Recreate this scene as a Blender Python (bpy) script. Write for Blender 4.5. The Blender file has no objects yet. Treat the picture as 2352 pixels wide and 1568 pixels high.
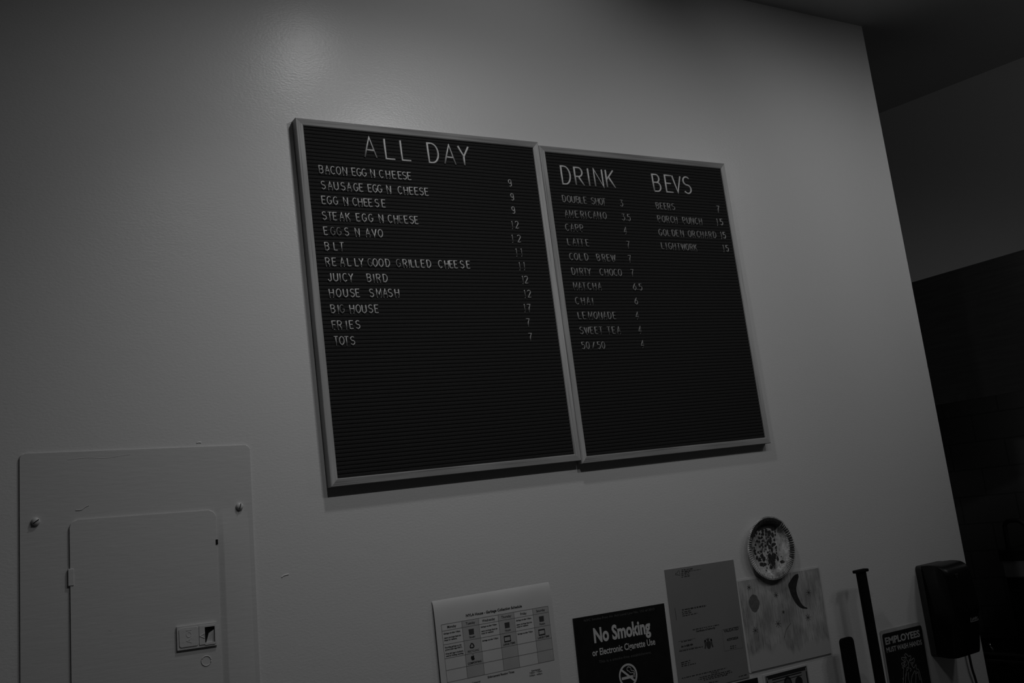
import bpy, bmesh, math, random
from mathutils import Matrix, Vector

S = bpy.context.scene
C = S.collection
PI = math.pi

# ---------------------------------------------------------------- camera
CAM_Y = -1.88064
EYE = 1.70
cam = bpy.data.objects.new('camera', bpy.data.cameras.new('camera'))
C.objects.link(cam)
cam.data.sensor_width = 36.0
cam.data.lens = 35.046
cam.data.clip_start = 0.02
R_ = Vector((0.845783, -0.518555, -0.125508))
U_ = Vector((0.022973, -0.199628, 0.979602))
F_ = Vector((0.533033, 0.831414, 0.156929))
m3 = Matrix((R_, U_, -F_)).transposed()
cam.matrix_world = Matrix.Translation((0, CAM_Y, EYE)) @ m3.to_4x4()
S.camera = cam

# ---------------------------------------------------------------- light
S.view_settings.view_transform = 'Standard'
S.view_settings.look = 'None'
S.view_settings.gamma = 1.0
S.view_settings.use_curve_mapping = False
S.view_settings.exposure = 0.0
w = bpy.data.worlds.new('world'); S.world = w; w.use_nodes = True
w.node_tree.nodes['Background'].inputs[0].default_value = (1, 1, 1, 1)
w.node_tree.nodes['Background'].inputs[1].default_value = 0.006
# ceiling track lamps, then an added kitchen fill spot: (x, y, z), watts, cone (deg), blend, aim point
# WORLD = 0.006
LAMPS = [
 ((1.0, -0.56, 3.02), 10.78, 177.9, 1.0, (0.950, -0.810, 2.020), 0.045),
 ((0.8, -1.25, 2.95), 9.49, 91.1, 1.0, (0.850, -0.710, 1.950), 0.012),
 ((1.5, -1.25, 2.95), 9.65, 85.9, 1.0, (0.930, 0.810, 1.950), 0.014),
 ((2.02, -1.25, 2.95), 9.24, 68.7, 1.0, (2.170, 0.690, 1.950), 0.120),
 ((2.9, -1.25, 2.95), 10.68, 74.7, 1.0, (2.570, 0.440, 1.950), 0.120),
 ((3.45, -1.35, 2.95), 30.79, 134.4, 1.0, (2.850, -1.850, 1.950), 0.140),
 ((2.9, -2.6, 2.6), 8.00, 40.0, 0.6, (3.48, .25, 2.40), .03),   # added fill without a fixture, lifts the kitchen side wall
]

for (lx, ly, lz), watts, cone, blend, aim, rad in LAMPS:
    ld = bpy.data.lights.new('track_or_fill_lamp', 'SPOT')
    ld.energy = watts; ld.spot_size = math.radians(cone); ld.spot_blend = blend
    ld.shadow_soft_size = rad
    lo = bpy.data.objects.new('track_or_fill_lamp', ld); C.objects.link(lo)
    lo.location = (lx, ly, lz)
    d = Vector(aim) - Vector((lx, ly, lz))
    lo.rotation_euler = d.to_track_quat('-Z', 'Y').to_euler()
hl = bpy.data.lights.new('hood_fill', 'POINT'); hl.energy = .11; hl.shadow_soft_size = .03  # added fill under the hood, there to brighten the dark tiles
ho_ = bpy.data.objects.new('hood_fill', hl); C.objects.link(ho_); ho_.location = (3.30, -.15, 1.79)

# ---------------------------------------------------------------- measured layout (metres)
ROWS = [
 ["L","big",[[["A",0.8961,2.4855,0],["L",0.9427,2.4853,0],["L",0.9814,2.4851,0]],[["D",1.0499,2.485,0],["A",1.0913,2.4847,0],["Y",1.1285,2.4848,0]]]],
 ["L","s",[[["B",0.7791,2.4275,0],["A",0.7928,2.4274,0],["C",0.8051,2.4273,0],["O",0.8178,2.4272,0],["N",0.8322,2.4272,0]],[["E",0.8524,2.4272,0],["G",0.8641,2.4271,0],["G",0.8761,2.427,0]],[["N",0.8961,2.4269,0]],[["C",0.9163,2.4268,0],["H",0.9319,2.4268,0],["E",0.9466,2.4268,0],["E",0.9607,2.4268,0],["S",0.9715,2.4267,0],["E",0.9834,2.4267,0]]]],
 ["L","s",[[["S",0.7804,2.3931,0],["A",0.7956,2.3929,0],["U",0.809,2.393,0],["S",0.8242,2.393,0],["A",0.8384,2.3929,0],["G",0.8533,2.3928,0],["E",0.8656,2.3929,0]],[["E",0.8857,2.3928,0],["G",0.8973,2.3928,0],["G",0.9085,2.3928,0]],[["N",0.9301,2.3928,0]],[["C",0.9566,2.3927,0],["H",0.9709,2.3926,0],["E",0.984,2.3927,0],["E",0.9965,2.3927,0],["S",1.0089,2.3927,0],["E",1.0216,2.3928,0]]]],
 ["L","s",[[["E",0.7781,2.3607,0],["G",0.7904,2.3606,0],["G",0.8042,2.3605,0]],[["N",0.8271,2.3604,0]],[["C",0.8474,2.3604,0],["H",0.8597,2.3603,0],["E",0.8727,2.3603,0],["E",0.8834,2.3603,0],["S",0.8982,2.3603,0],["E",0.914,2.3603,0]]]],
 ["L","s",[[["S",0.776,2.3268,0],["T",0.7881,2.3266,0],["E",0.7996,2.3266,0],["A",0.8146,2.3265,0],["K",0.8285,2.3266,0]],[["E",0.8514,2.3265,0],["G",0.8653,2.3264,0],["G",0.8801,2.3263,0]],[["N",0.9043,2.3264,0]],[["C",0.9254,2.3264,0],["H",0.9392,2.3264,0],["E",0.9514,2.3264,1],["E",0.9634,2.3264,0],["S",0.9766,2.3263,0],["E",0.9884,2.3263,0]]]],
 ["L","s",[[["E",0.7759,2.2942,0],["G",0.7913,2.294,1],["G",0.8047,2.2939,1],["S",0.822,2.2939,0]],[["N",0.8461,2.2937,0]],[["A",0.8699,2.2935,0],["V",0.8846,2.2935,0],["O",0.8988,2.2933,0]]]],
 ["L","s",[[["B",0.7751,2.2612,0],["L",0.7942,2.2616,0],["T",0.8076,2.2617,0]]]],
 ["L","s",[[["R",0.7734,2.2283,0],["E",0.7876,2.2283,0],["A",0.8055,2.2283,0],["L",0.8208,2.2284,0],["L",0.8373,2.2284,0],["Y",0.8477,2.2284,0]],[["G",0.8675,2.2284,1],["O",0.8793,2.2283,0],["O",0.8927,2.2283,0],["D",0.9083,2.2283,0]],[["G",0.9333,2.2283,1],["R",0.949,2.2283,0],["I",0.9591,2.2283,0],["L",0.9672,2.2283,0],["L",0.9785,2.2283,0],["E",0.9919,2.2283,0],["D",1.0066,2.2283,0]],[["C",1.0349,2.2282,0],["H",1.0505,2.2281,0],["E",1.062,2.2282,0],["E",1.0737,2.2282,0],["S",1.0893,2.2282,0],["E",1.1052,2.2282,0]]]],
 ["L","s",[[["J",0.7742,2.1958,0],["U",0.7875,2.1957,0],["I",0.7971,2.1956,0],["C",0.8077,2.1955,0],["Y",0.8209,2.1955,0]],[["B",0.8615,2.1952,0],["I",0.8725,2.1951,0],["R",0.8834,2.195,0],["D",0.8988,2.1949,0]]]],
 ["L","s",[[["H",0.7748,2.1623,0],["O",0.7904,2.1624,0],["U",0.8055,2.1625,0],["S",0.8206,2.1625,0],["E",0.8325,2.1626,0]],[["S",0.8638,2.1626,0],["M",0.8806,2.1627,0],["A",0.8951,2.1627,0],["S",0.9067,2.1628,0],["H",0.9222,2.1628,0]]]],
 ["L","s",[[["B",0.7744,2.1291,0],["I",0.7861,2.129,0],["G",0.7942,2.1289,1]],[["H",0.8161,2.1288,0],["O",0.8301,2.1288,0],["U",0.8433,2.1287,0],["S",0.8578,2.1287,0],["E",0.8713,2.1286,0]]]],
 ["L","s",[[["F",0.7738,2.0957,0],["R",0.7858,2.0956,0],["I",0.8004,2.0957,0],["E",0.8114,2.0957,0],["S",0.8256,2.0956,0]]]],
 ["L","s",[[["T",0.7745,2.0632,0],["O",0.7869,2.0628,0],["T",0.7972,2.0626,0],["S",0.8106,2.0622,0]]]],
 ["L","p",[[["9",1.2441,2.4276,0]]]],
 ["L","p",[[["9",1.2454,2.3937,0]]]],
 ["L","p",[[["9",1.2437,2.3616,0]]]],
 ["L","p",[[["1",1.235,2.3255,0],["2",1.2482,2.3264,0]]]],
 ["L","p",[[["1",1.2308,2.2925,0],["2",1.2492,2.2932,0]]]],
 ["L","p",[[["1",1.2369,2.2598,0],["1",1.2507,2.2604,0]]]],
 ["L","p",[[["1",1.2406,2.227,0],["1",1.2534,2.2275,0]]]],
 ["L","p",[[["1",1.2444,2.1949,0],["2",1.2542,2.1953,0]]]],
 ["L","p",[[["1",1.245,2.1614,0],["2",1.2572,2.162,0]]]],
 ["L","p",[[["1",1.2393,2.1281,0],["7",1.2511,2.1286,0]]]],
 ["L","p",[[["7",1.2436,2.0949,0]]]],
 ["L","p",[[["7",1.2444,2.0611,0]]]],
 ["R","big",[[["D",1.4093,2.4579,0],["R",1.4487,2.4576,0],["I",1.4777,2.4574,0],["N",1.5082,2.4574,0],["K",1.545,2.4575,0]]]],
 ["R","big",[[["B",1.6955,2.4571,0],["E",1.7369,2.4574,0],["V",1.7647,2.4575,0],["S",1.7994,2.4573,0]]]],
 ["R","s",[[["D",1.3939,2.3977,0],["O",1.4081,2.3975,0],["U",1.4207,2.3973,0],["B",1.4342,2.3972,0],["L",1.4447,2.3971,0],["E",1.4569,2.397,0]],[["S",1.48,2.3967,0],["H",1.4926,2.3965,0],["O",1.5046,2.3965,0],["T",1.514,2.3965,0]]]],
 ["R","s",[[["A",1.395,2.3597,0],["M",1.4094,2.3598,0],["E",1.4249,2.36,0],["R",1.4419,2.36,0],["I",1.4522,2.3601,0],["C",1.4648,2.3603,0],["A",1.4797,2.3604,0],["N",1.4933,2.3605,0],["O",1.51,2.3605,0]]]],
 ["R","s",[[["C",1.391,2.3259,0],["A",1.406,2.3257,0],["P",1.4199,2.3257,0],["P",1.4336,2.3257,0]]]],
 ["R","s",[[["L",1.3903,2.2901,0],["A",1.4063,2.2899,0],["T",1.4173,2.2896,0],["T",1.4281,2.2894,0],["E",1.4451,2.2892,0]]]],
 ["R","s",[[["C",1.3911,2.2534,0],["O",1.4052,2.2534,0],["L",1.4191,2.2533,0],["D",1.436,2.2533,0]],[["B",1.4715,2.253,0],["R",1.4883,2.2529,0],["E",1.5025,2.2528,0],["W",1.5174,2.2527,0]]]],
 ["R","s",[[["D",1.3916,2.2171,0],["I",1.4027,2.2169,0],["R",1.415,2.2168,0],["T",1.4265,2.2169,0],["Y",1.4379,2.2168,0]],[["C",1.4749,2.2165,0],["H",1.4901,2.2163,0],["O",1.5044,2.2162,0],["C",1.5178,2.2161,0],["O",1.5316,2.2161,0]]]],
 ["R","s",[[["M",1.3914,2.1809,0],["A",1.405,2.1808,0],["T",1.4168,2.1808,0],["C",1.4326,2.1808,0],["H",1.4476,2.1808,0],["A",1.4636,2.1808,0]]]],
 ["R","s",[[["C",1.3902,2.145,0],["H",1.4072,2.1446,0],["A",1.4235,2.1444,0],["I",1.4359,2.1441,0]]]],
 ["R","s",[[["L",1.3911,2.1094,0],["E",1.4051,2.1093,0],["M",1.4233,2.1091,0],["O",1.4385,2.1089,0],["N",1.4531,2.1088,0],["A",1.4667,2.1087,0],["D",1.4808,2.1086,0],["E",1.4954,2.1084,0]]]],
 ["R","s",[[["S",1.3909,2.0733,0],["W",1.4063,2.0731,0],["E",1.421,2.0729,0],["E",1.4348,2.0728,0],["T",1.4478,2.0728,0]],[["T",1.4718,2.0725,0],["E",1.4868,2.0722,0],["A",1.5021,2.0721,0]]]],
 ["R","s",[[["5",1.3901,2.0372,0],["0",1.4032,2.0371,0],["/",1.4197,2.0368,0],["5",1.4359,2.0365,0],["0",1.4488,2.0364,0]]]],
 ["R","p",[[["3",1.5688,2.3957,0]]]],
 ["R","p",[[["3",1.5683,2.3593,0],[".",1.5781,2.352,0],["5",1.5861,2.359,0]]]],
 ["R","p",[[["4",1.5682,2.3246,0]]]],
 ["R","p",[[["7",1.5702,2.2885,0]]]],
 ["R","p",[[["7",1.5684,2.2521,0]]]],
 ["R","p",[[["7",1.5699,2.2164,0]]]],
 ["R","p",[[["6",1.5711,2.1806,0],[".",1.5803,2.1733,0],["5",1.59,2.1798,0]]]],
 ["R","p",[[["6",1.5692,2.1444,0]]]],
 ["R","p",[[["4",1.5656,2.1081,0]]]],
 ["R","p",[[["4",1.5677,2.0719,0]]]],
 ["R","p",[[["4",1.5689,2.0361,0]]]],
 ["R","s",[[["B",1.686,2.3953,0],["E",1.6998,2.3952,0],["E",1.7126,2.3953,0],["R",1.7248,2.3953,0],["S",1.7394,2.3954,0]]]],
 ["R","s",[[["P",1.6846,2.3603,0],["O",1.6997,2.3602,0],["R",1.7135,2.3601,0],["C",1.7282,2.36,0],["H",1.7409,2.3599,0]],[["P",1.7694,2.3597,0],["U",1.7839,2.3596,0],["N",1.7977,2.3596,0],["C",1.8121,2.3595,0],["H",1.8268,2.3594,0]]]],
 ["R","s",[[["G",1.6818,2.3239,0],["O",1.6967,2.3239,0],["L",1.7101,2.3239,0],["D",1.7264,2.3238,0],["E",1.7394,2.3239,0],["N",1.7554,2.3238,0]],[["O",1.7816,2.3238,0],["R",1.7954,2.3238,0],["C",1.8118,2.3238,0],["H",1.8245,2.3238,0],["A",1.8393,2.3238,0],["R",1.854,2.3238,0],["D",1.8696,2.3239,0]]]],
 ["R","s",[[["L",1.6828,2.2891,0],["I",1.6947,2.2888,0],["G",1.7075,2.2886,0],["H",1.7213,2.2883,0],["T",1.7364,2.2881,0],["W",1.7519,2.2878,0],["O",1.766,2.2876,0],["R",1.7804,2.2874,0],["K",1.7941,2.2871,0]]]],
 ["R","w",[[["7",1.8975,2.3971,0]]]],
 ["R","w",[[["1",1.8864,2.3602,0],["5",1.9023,2.3609,0]]]],
 ["R","w",[[["1",1.8929,2.3237,0],["5",1.9048,2.3241,0]]]],
 ["R","w",[[["1",1.8938,2.2876,0],["5",1.9075,2.288,0]]]],
]
DOCS = {
 'garb': {"o":[0.93231,1.52082],"e":[0.999909,-0.01348],"w":0.28711,"y":-0.004,"out":[[0.0,0.0],[0.28711,-0.0],[0.28627,-0.21319],[0.00294,-0.1608]],"it":{"title":[[0.07197,-0.04178],[0.20862,-0.04226],[0.07263,-0.03639]],"table":[[0.01316,-0.04836],[0.27468,-0.04947],[0.27426,-0.16305],[0.01391,-0.16157]],"enf":[[0.10774,-0.1706],[0.17206,-0.17083],[0.10829,-0.16623]],"res":[[0.21476,-0.17654],[0.23633,-0.17661]],"r2":[[0.20876,-0.18037],[0.24024,-0.18078]],"r3":[[0.20844,-0.18555],[0.24051,-0.1861]],"com":[[0.07023,-0.17433],[0.08909,-0.17465]]}},
 'smoke': {"o":[1.2701,1.42986],"e":[0.999488,-0.032011],"w":0.26065,"y":-0.003,"out":[[0.0,0.0],[0.26065,0.0],[0.26205,-0.17961],[0.00036,-0.13623]],"it":{"l1":[[0.0283,-0.01067],[0.22966,-0.0112],[0.02839,-0.00584]],"ns":[[0.05014,-0.0598],[0.21169,-0.06064],[0.05077,-0.0275]],"or_":[[0.04151,-0.08669],[0.22061,-0.08758],[0.04125,-0.07214]],"th":[[0.05637,-0.10348],[0.20623,-0.10494],[0.05601,-0.09784]],"c":[[0.13274,-0.14192],[0.10662,-0.13836],[0.15859,-0.14338],[0.13617,-0.11618]],"slash":[[0.11487,-0.12448],[0.14997,-0.15843]],"cig":[[0.11385,-0.14628],[0.14559,-0.14582]],"ash":[[0.14743,-0.14555],[0.15077,-0.1453]],"s1":[[0.13739,-0.12295],[0.13268,-0.12448],[0.13085,-0.12872],[0.13306,-0.1319],[0.13658,-0.13326],[0.13838,-0.13615],[0.14191,-0.13752],[0.14642,-0.13745],[0.14901,-0.14013],[0.14815,-0.14283]],"s2":[[0.13624,-0.12561],[0.14011,-0.12475],[0.14235,-0.12771],[0.1419,-0.13071],[0.14373,-0.13247],[0.14782,-0.13313],[0.15071,-0.13586],[0.15121,-0.14049],[0.15058,-0.14266]]}},
 'letter': {"o":[1.54771,1.4956],"e":[0.999607,-0.028045],"w":0.22204,"y":-0.002,"out":[[0.0,0.0],[0.22204,-0.0],[0.22207,-0.28062],[0.00207,-0.25702],[0.00018,-0.27804]],"it":{"ln0":[[0.05152,-0.00589],[0.08801,-0.00671]],"ln1":[[0.05085,-0.00977],[0.08302,-0.01086]],"ln2":[[0.08299,-0.01107],[0.11365,-0.0111]],"ln3":[[0.04939,-0.01418],[0.07469,-0.01398]],"ln4":[[0.04946,-0.01782],[0.07539,-0.01804]],"ln5":[[0.0487,-0.0222],[0.07615,-0.02178]],"ln6":[[0.03721,-0.09684],[0.11395,-0.09693]],"ln7":[[0.03631,-0.10204],[0.06628,-0.10197]],"ln8":[[0.0363,-0.10613],[0.06557,-0.106]],"ln9":[[0.03687,-0.1108],[0.08449,-0.11042]],"ln10":[[0.06211,-0.14598],[0.14705,-0.14616]],"ln11":[[0.17315,-0.20108],[0.19278,-0.20165]],"ln12":[[0.17226,-0.20575],[0.19396,-0.20618]],"ln13":[[0.02304,-0.16797],[0.05695,-0.16788]],"ln14":[[0.01328,-0.18791],[0.08837,-0.18818]],"ln15":[[0.01446,-0.21407],[0.0433,-0.21263]],"ln16":[[0.01437,-0.21823],[0.0425,-0.21717]],"ln17":[[0.01437,-0.22192],[0.05895,-0.22213]],"ln18":[[0.0111,-0.24815],[0.15286,-0.24767]],"ln19":[[0.10244,-0.25124],[0.12672,-0.25194]],"ln20":[[0.06456,-0.25571],[0.16542,-0.25592]],"ln21":[[0.06,-0.2596],[0.16939,-0.25991]],"ln22":[[0.07677,-0.26335],[0.15194,-0.26321]],"ln23":[[0.09092,-0.27135],[0.1228,-0.27299]],"ln24":[[0.18772,-0.27393],[0.21382,-0.27347]],"cert":[[0.07161,-0.15303],[0.13305,-0.15312],[0.07159,-0.14877]],"val":[[0.15909,-0.1667],[0.20783,-0.16628],[0.1587,-0.15941]],"date":[[0.16466,-0.18728],[0.20267,-0.18733],[0.16402,-0.1814]],"num":[[0.02116,-0.17888],[0.05769,-0.17834],[0.02095,-0.17419]],"b1":[[0.15402,-0.15922],[0.21339,-0.15897],[0.21379,-0.21017],[0.15276,-0.20899]],"b2":[[0.01455,-0.16576],[0.06633,-0.16597],[0.06732,-0.18592],[0.01374,-0.1852]],"crest":[[0.10566,-0.18321],[0.09288,-0.18129],[0.10811,-0.16978]],"vbar":[[0.01639,-0.08966],[0.01682,-0.11771]],"logo":[[0.03121,-0.01476],[0.03178,-0.01141],[0.0374,-0.01102],[0.04023,-0.00668],[0.0439,-0.00554],[0.04446,-0.01444],[0.04494,-0.01812],[0.04062,-0.01658],[0.03875,-0.01533],[0.03121,-0.01476]]},"lw":[1,1.3,0.5,1,1,1,1.5,1,1,1,1,1,1,1,1,1,1,1,1,1,1,1,1,1,1]},
 'draw': {"o":[1.77263,1.43581],"e":[0.999623,-0.02745],"w":0.28967,"y":-0.003,"out":[[0.0,0.0],[0.28967,0.0],[0.28903,-0.21663],[0.00926,-0.21657]],"it":{"oval":[[0.04352,-0.05846],[0.02596,-0.0567],[0.0478,-0.037]],"cres":[[0.21151,-0.00632],[0.20087,-0.00708],[0.19072,-0.01161],[0.17782,-0.02146],[0.16983,-0.02986],[0.17241,-0.04292],[0.17618,-0.05614],[0.1846,-0.07278],[0.19342,-0.08384],[0.20431,-0.09124],[0.21528,-0.09469],[0.22595,-0.09584],[0.22603,-0.09358],[0.21573,-0.08879],[0.20782,-0.08093],[0.20106,-0.06784],[0.19687,-0.05452],[0.19642,-0.04308],[0.20015,-0.03357],[0.20694,-0.02154],[0.21334,-0.01142]],"stars":[[0.03386,-0.01871],[0.12219,-0.04869],[0.2392,-0.05701],[0.11501,-0.11786],[0.22365,-0.11767],[0.03455,-0.12279],[0.13932,-0.0926]],"line":[[0.13026,-0.15465],[0.14014,-0.13671],[0.15944,-0.12276]]}},
 'plate': {"o":[1.89334,1.50151],"r":[0.0829,0.0792],"dabs":[[-0.00096,0.05243,0.00366,0.00514],[0.0104,0.05485,0.00666,0.00514],[0.02417,0.05192,0.00915,0.00578],[0.03521,0.05631,0.00666,0.00514],[0.01829,0.0577,0.00998,0.00514],[-0.01166,0.04492,0.00466,0.00643],[-0.0125,0.03748,0.00499,0.00514],[-0.03381,0.04138,0.00366,0.0036],[0.00957,0.03599,0.00666,0.00771],[0.02084,0.03017,0.00582,0.00643],[0.0317,0.03769,0.00233,0.00283],[0.03068,0.02957,0.00266,0.00257],[-0.02773,0.02936,0.00333,0.00334],[-0.01809,0.02877,0.00433,0.00334],[-0.03629,0.02296,0.003,0.00283],[-0.02825,0.01943,0.0025,0.00257],[-0.01733,0.02053,0.003,0.00283],[-0.0029,0.02496,0.0025,0.00386],[0.00351,0.01786,0.00416,0.0045],[0.01165,0.02186,0.00416,0.00514],[0.02512,0.01762,0.003,0.00321],[-0.01903,0.01324,0.003,0.00283],[-0.0292,0.00769,0.00333,0.00283],[-0.019,0.00573,0.002,0.00231],[-0.00978,0.00703,0.00366,0.00386],[0.00182,0.00301,0.00333,0.00643],[0.01987,0.00694,0.00832,0.00386],[0.01476,0.00446,0.00466,0.00386],[0.02574,-0.00265,0.00366,0.00309],[0.01056,-0.00568,0.00416,0.00771],[0.02516,-0.00887,0.00233,0.00257],[-0.01003,-0.0017,0.00166,0.00231],[-0.01708,-0.00514,0.00166,0.00231],[-0.0048,-0.0099,0.00366,0.00283],[0.02444,-0.0157,0.00233,0.00257],[-0.03841,-0.0054,0.00333,0.00283],[-0.0277,-0.00497,0.00416,0.00321],[-0.05039,-8e-05,0.00416,0.00386],[-0.00014,-0.02053,0.00749,0.00771],[0.01381,-0.02243,0.00832,0.009],[0.00656,-0.03021,0.00998,0.00707],[0.02549,-0.0303,0.00416,0.00643],[0.00804,-0.03916,0.00832,0.00771],[-0.00207,-0.04773,0.00632,0.00386],[-0.03397,-0.03579,0.00666,0.00514],[-0.02196,-0.03747,0.00582,0.0045],[-0.03831,-0.02403,0.00582,0.00514],[-0.04574,-0.01806,0.00499,0.0045],[-0.02203,-0.05297,0.00233,0.00283],[-0.00472,-0.0324,0.00416,0.00771],[0.00963,0.0133,0.00416,0.00514],[-0.00169,0.01099,0.00366,0.0045],[0.02624,0.04533,0.00666,0.00514],[0.00052,0.04342,0.00416,0.00578],[-0.04366,0.01394,0.003,0.00257],[-0.05044,0.00737,0.00266,0.00283],[-0.02375,0.03888,0.00366,0.00321],[-0.04208,0.03617,0.00266,0.00257],[-0.00177,0.03363,0.00366,0.00321],[0.00406,0.02786,0.00333,0.00386],[-0.01214,0.01986,0.002,0.00257],[-0.00866,0.01566,0.002,0.00257],[-0.04864,-0.00775,0.00333,0.00386],[-0.0275,-0.01557,0.00666,0.00514],[-0.02231,-0.02375,0.00666,0.00643],[0.0053,0.00255,0.00366,0.00514],[0.0387,-0.03966,0.00749,0.00386]]},
 'bill': {"o":[1.8128,1.20046],"e":[0.999871,-0.016044],"w":0.14814,"y":-0.002,"out":[[0.0,0.0],[0.14814,-0.0],[0.14741,-0.04243],[-0.00158,-0.01528]],"it":{"margin":[[-0.00618,0.00324],[0.15336,0.00294]],"oval":[[0.07218,-0.0296],[0.05778,-0.02537],[0.07582,-0.01341]]}},
 'black': {"o":[1.71393,1.20493],"e":[0.999654,-0.026322],"w":0.07284,"y":-0.003,"out":[[0.0,0.0],[0.07284,0.0]],"it":{}},
 'wash': {"o":[2.26001,1.22274],"e":[0.999741,-0.022756],"w":0.16346,"y":-0.004,"out":[[0.0,0.0],[0.16346,0.0],[0.16736,-0.15543],[0.00645,-0.12722]],"it":{"h0":[[0.08348,-0.075],[0.0776,-0.06754],[0.08139,-0.06326],[0.08742,-0.06695],[0.09359,-0.07339]],"h1":[[0.07452,-0.08221],[0.06838,-0.07903],[0.06198,-0.07366],[0.06546,-0.07044],[0.07536,-0.07259],[0.08151,-0.07577]],"h2":[[0.06671,-0.09172],[0.06031,-0.08958],[0.0599,-0.08466],[0.06838,-0.08552],[0.07284,-0.08842]],"h3":[[0.06281,-0.0997],[0.05948,-0.09591],[0.06434,-0.09403],[0.07227,-0.09698]],"h4":[[0.09359,-0.07339],[0.10036,-0.07122],[0.10148,-0.07685],[0.09386,-0.08213],[0.08122,-0.08981],[0.07479,-0.09415]],"h5":[[0.08599,-0.08518],[0.10429,-0.08276],[0.11222,-0.07969],[0.11418,-0.08547],[0.10878,-0.09221],[0.09833,-0.09808]],"h6":[[0.09582,-0.08789],[0.10171,-0.09865],[0.10705,-0.10498],[0.11613,-0.09779],[0.11782,-0.10134],[0.11637,-0.10981],[0.12318,-0.11096],[0.12711,-0.12252],[0.12902,-0.14134],[0.13012,-0.15022]],"h7":[[0.07452,-0.08221],[0.06671,-0.09172],[0.0642,-0.10101],[0.05949,-0.11206],[0.05811,-0.12364],[0.05093,-0.13739]],"h8":[[0.07674,-0.09988],[0.08569,-0.09922],[0.07645,-0.1074],[0.07674,-0.09988]],"h9":[[0.10271,-0.14649],[0.10954,-0.12494],[0.10844,-0.11282],[0.09969,-0.11892],[0.09069,-0.12603]],"h10":[[0.08231,-0.11163],[0.07727,-0.12695],[0.08088,-0.14265]],"h11":[[0.06976,-0.11273],[0.06088,-0.13914]],"h12":[[0.08151,-0.07577],[0.07563,-0.08456],[0.07116,-0.08814],[0.07227,-0.09698]],"h13":[[0.0949,-0.12351],[0.08759,-0.13413],[0.08758,-0.14383]],"h14":[[0.08375,-0.08047],[0.0857,-0.08622],[0.0787,-0.09264],[0.08262,-0.08788]],"h15":[[0.09216,-0.08512],[0.0871,-0.09079],[0.08793,-0.09743]],"h16":[[0.10088,-0.08873],[0.10623,-0.09505],[0.10427,-0.08929]],"h17":[[0.08848,-0.10186],[0.09437,-0.1061],[0.08931,-0.11174]],"h18":[[0.0731,-0.10683],[0.07171,-0.11522],[0.06725,-0.12199]],"h19":[[0.11522,-0.11397],[0.11719,-0.11974],[0.11181,-0.11991]],"h20":[[0.12145,-0.1172],[0.12169,-0.1292],[0.12392,-0.14045]],"h21":[[0.05672,-0.12232],[0.05368,-0.12394],[0.05451,-0.12731]],"h22":[[0.07452,-0.07571],[0.06949,-0.08138],[0.07228,-0.08725]],"emp":[[0.00783,-0.02886],[0.15531,-0.02932],[0.00724,-0.01015]],"must":[[0.00762,-0.04923],[0.15733,-0.05066],[0.00733,-0.03599]],"sleeve":[[-0.00369,0.01004],[0.15452,0.00888]]},"nh":23},
 'panel': {"o":[0.19047,1.8836],"e":[0.99921,-0.039743],"w":0.39484,"y":-0.004,"out":[[0.0,0.0],[0.39484,0.0],[0.39554,-0.43563],[0.00181,-0.3735]],"it":{"door":[[0.07574,-0.11807],[0.32547,-0.11722],[0.32523,-0.42454],[0.07713,-0.38539]],"screw":[[0.02392,-0.11541],[0.37018,-0.11439]],"sr":[[0.01644,-0.11482],[0.36284,-0.11388]],"hinge":[[0.073,-0.19872],[0.0812,-0.19901],[0.08085,-0.22723],[0.07344,-0.22723]],"latch":[[0.24823,-0.31741],[0.31842,-0.31677],[0.31807,-0.35832],[0.24821,-0.35692]],"hole":[[0.29654,-0.32332],[0.31438,-0.32402],[0.31375,-0.35122],[0.29638,-0.35044]],"arrow":[[0.28736,-0.3379],[0.29574,-0.33377],[0.29544,-0.34223]],"emb":[[0.2638,-0.34754],[0.27309,-0.34883],[0.26456,-0.32437]],"split":[[0.28587,-0.32193],[0.28519,-0.35292]],"knock":[[0.29835,-0.38215],[0.28993,-0.38091],[0.29873,-0.37191]],"mark":[[0.0871,-0.10088],[0.09625,-0.1007],[0.10155,-0.09688],[0.10818,-0.09398]],"tick":[[0.32338,-0.17139],[0.32601,-0.18047]],"ramp":[[0.33623,-0.13384],[0.33919,-0.42674]]}},
 'drip': [[0.6258,1.6142],[0.6302,1.6168],[0.6397,1.6179]],
 'drip2': [[0.4874,1.8795],[0.4915,1.8804],[0.4954,1.8797]],
}


# ---------------------------------------------------------------- materials
def g(v): return (v, v, v, 1)
def mat(name, v, rough=.5, spec=.5, metal=0.0):
    m = bpy.data.materials.new(name); m.use_nodes = True
    b = m.node_tree.nodes['Principled BSDF']
    b.inputs['Base Color'].default_value = g(v)
    b.inputs['Roughness'].default_value = rough
    b.inputs['Specular IOR Level'].default_value = spec
    b.inputs['Metallic'].default_value = metal
    return m
def nodes(m): return m.node_tree.nodes, m.node_tree.links, m.node_tree.nodes['Principled BSDF']
def tex(m, kind, scale=(1, 1, 1), **kw):
    n, l, b = nodes(m)
    tc = n.new('ShaderNodeTexCoord'); mp = n.new('ShaderNodeMapping'); t = n.new(kind)
    mp.inputs['Scale'].default_value = scale
    l.new(tc.outputs['Object'], mp.inputs['Vector']); l.new(mp.outputs['Vector'], t.inputs['Vector'])
    for k, v in kw.items(): t.inputs[k].default_value = v
    return t
def ramp(m, sock, stops):
    n, l, b = nodes(m)
    r = n.new('ShaderNodeValToRGB')
    e = r.color_ramp.elements
    e[0].position, e[0].color = stops[0][0], g(stops[0][1])
    e[1].position, e[1].color = stops[-1][0], g(stops[-1][1])
    for p, v in stops[1:-1]:
        q = e.new(p); q.color = g(v)
    l.new(sock, r.inputs['Fac'])
    return r.outputs['Color']
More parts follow.
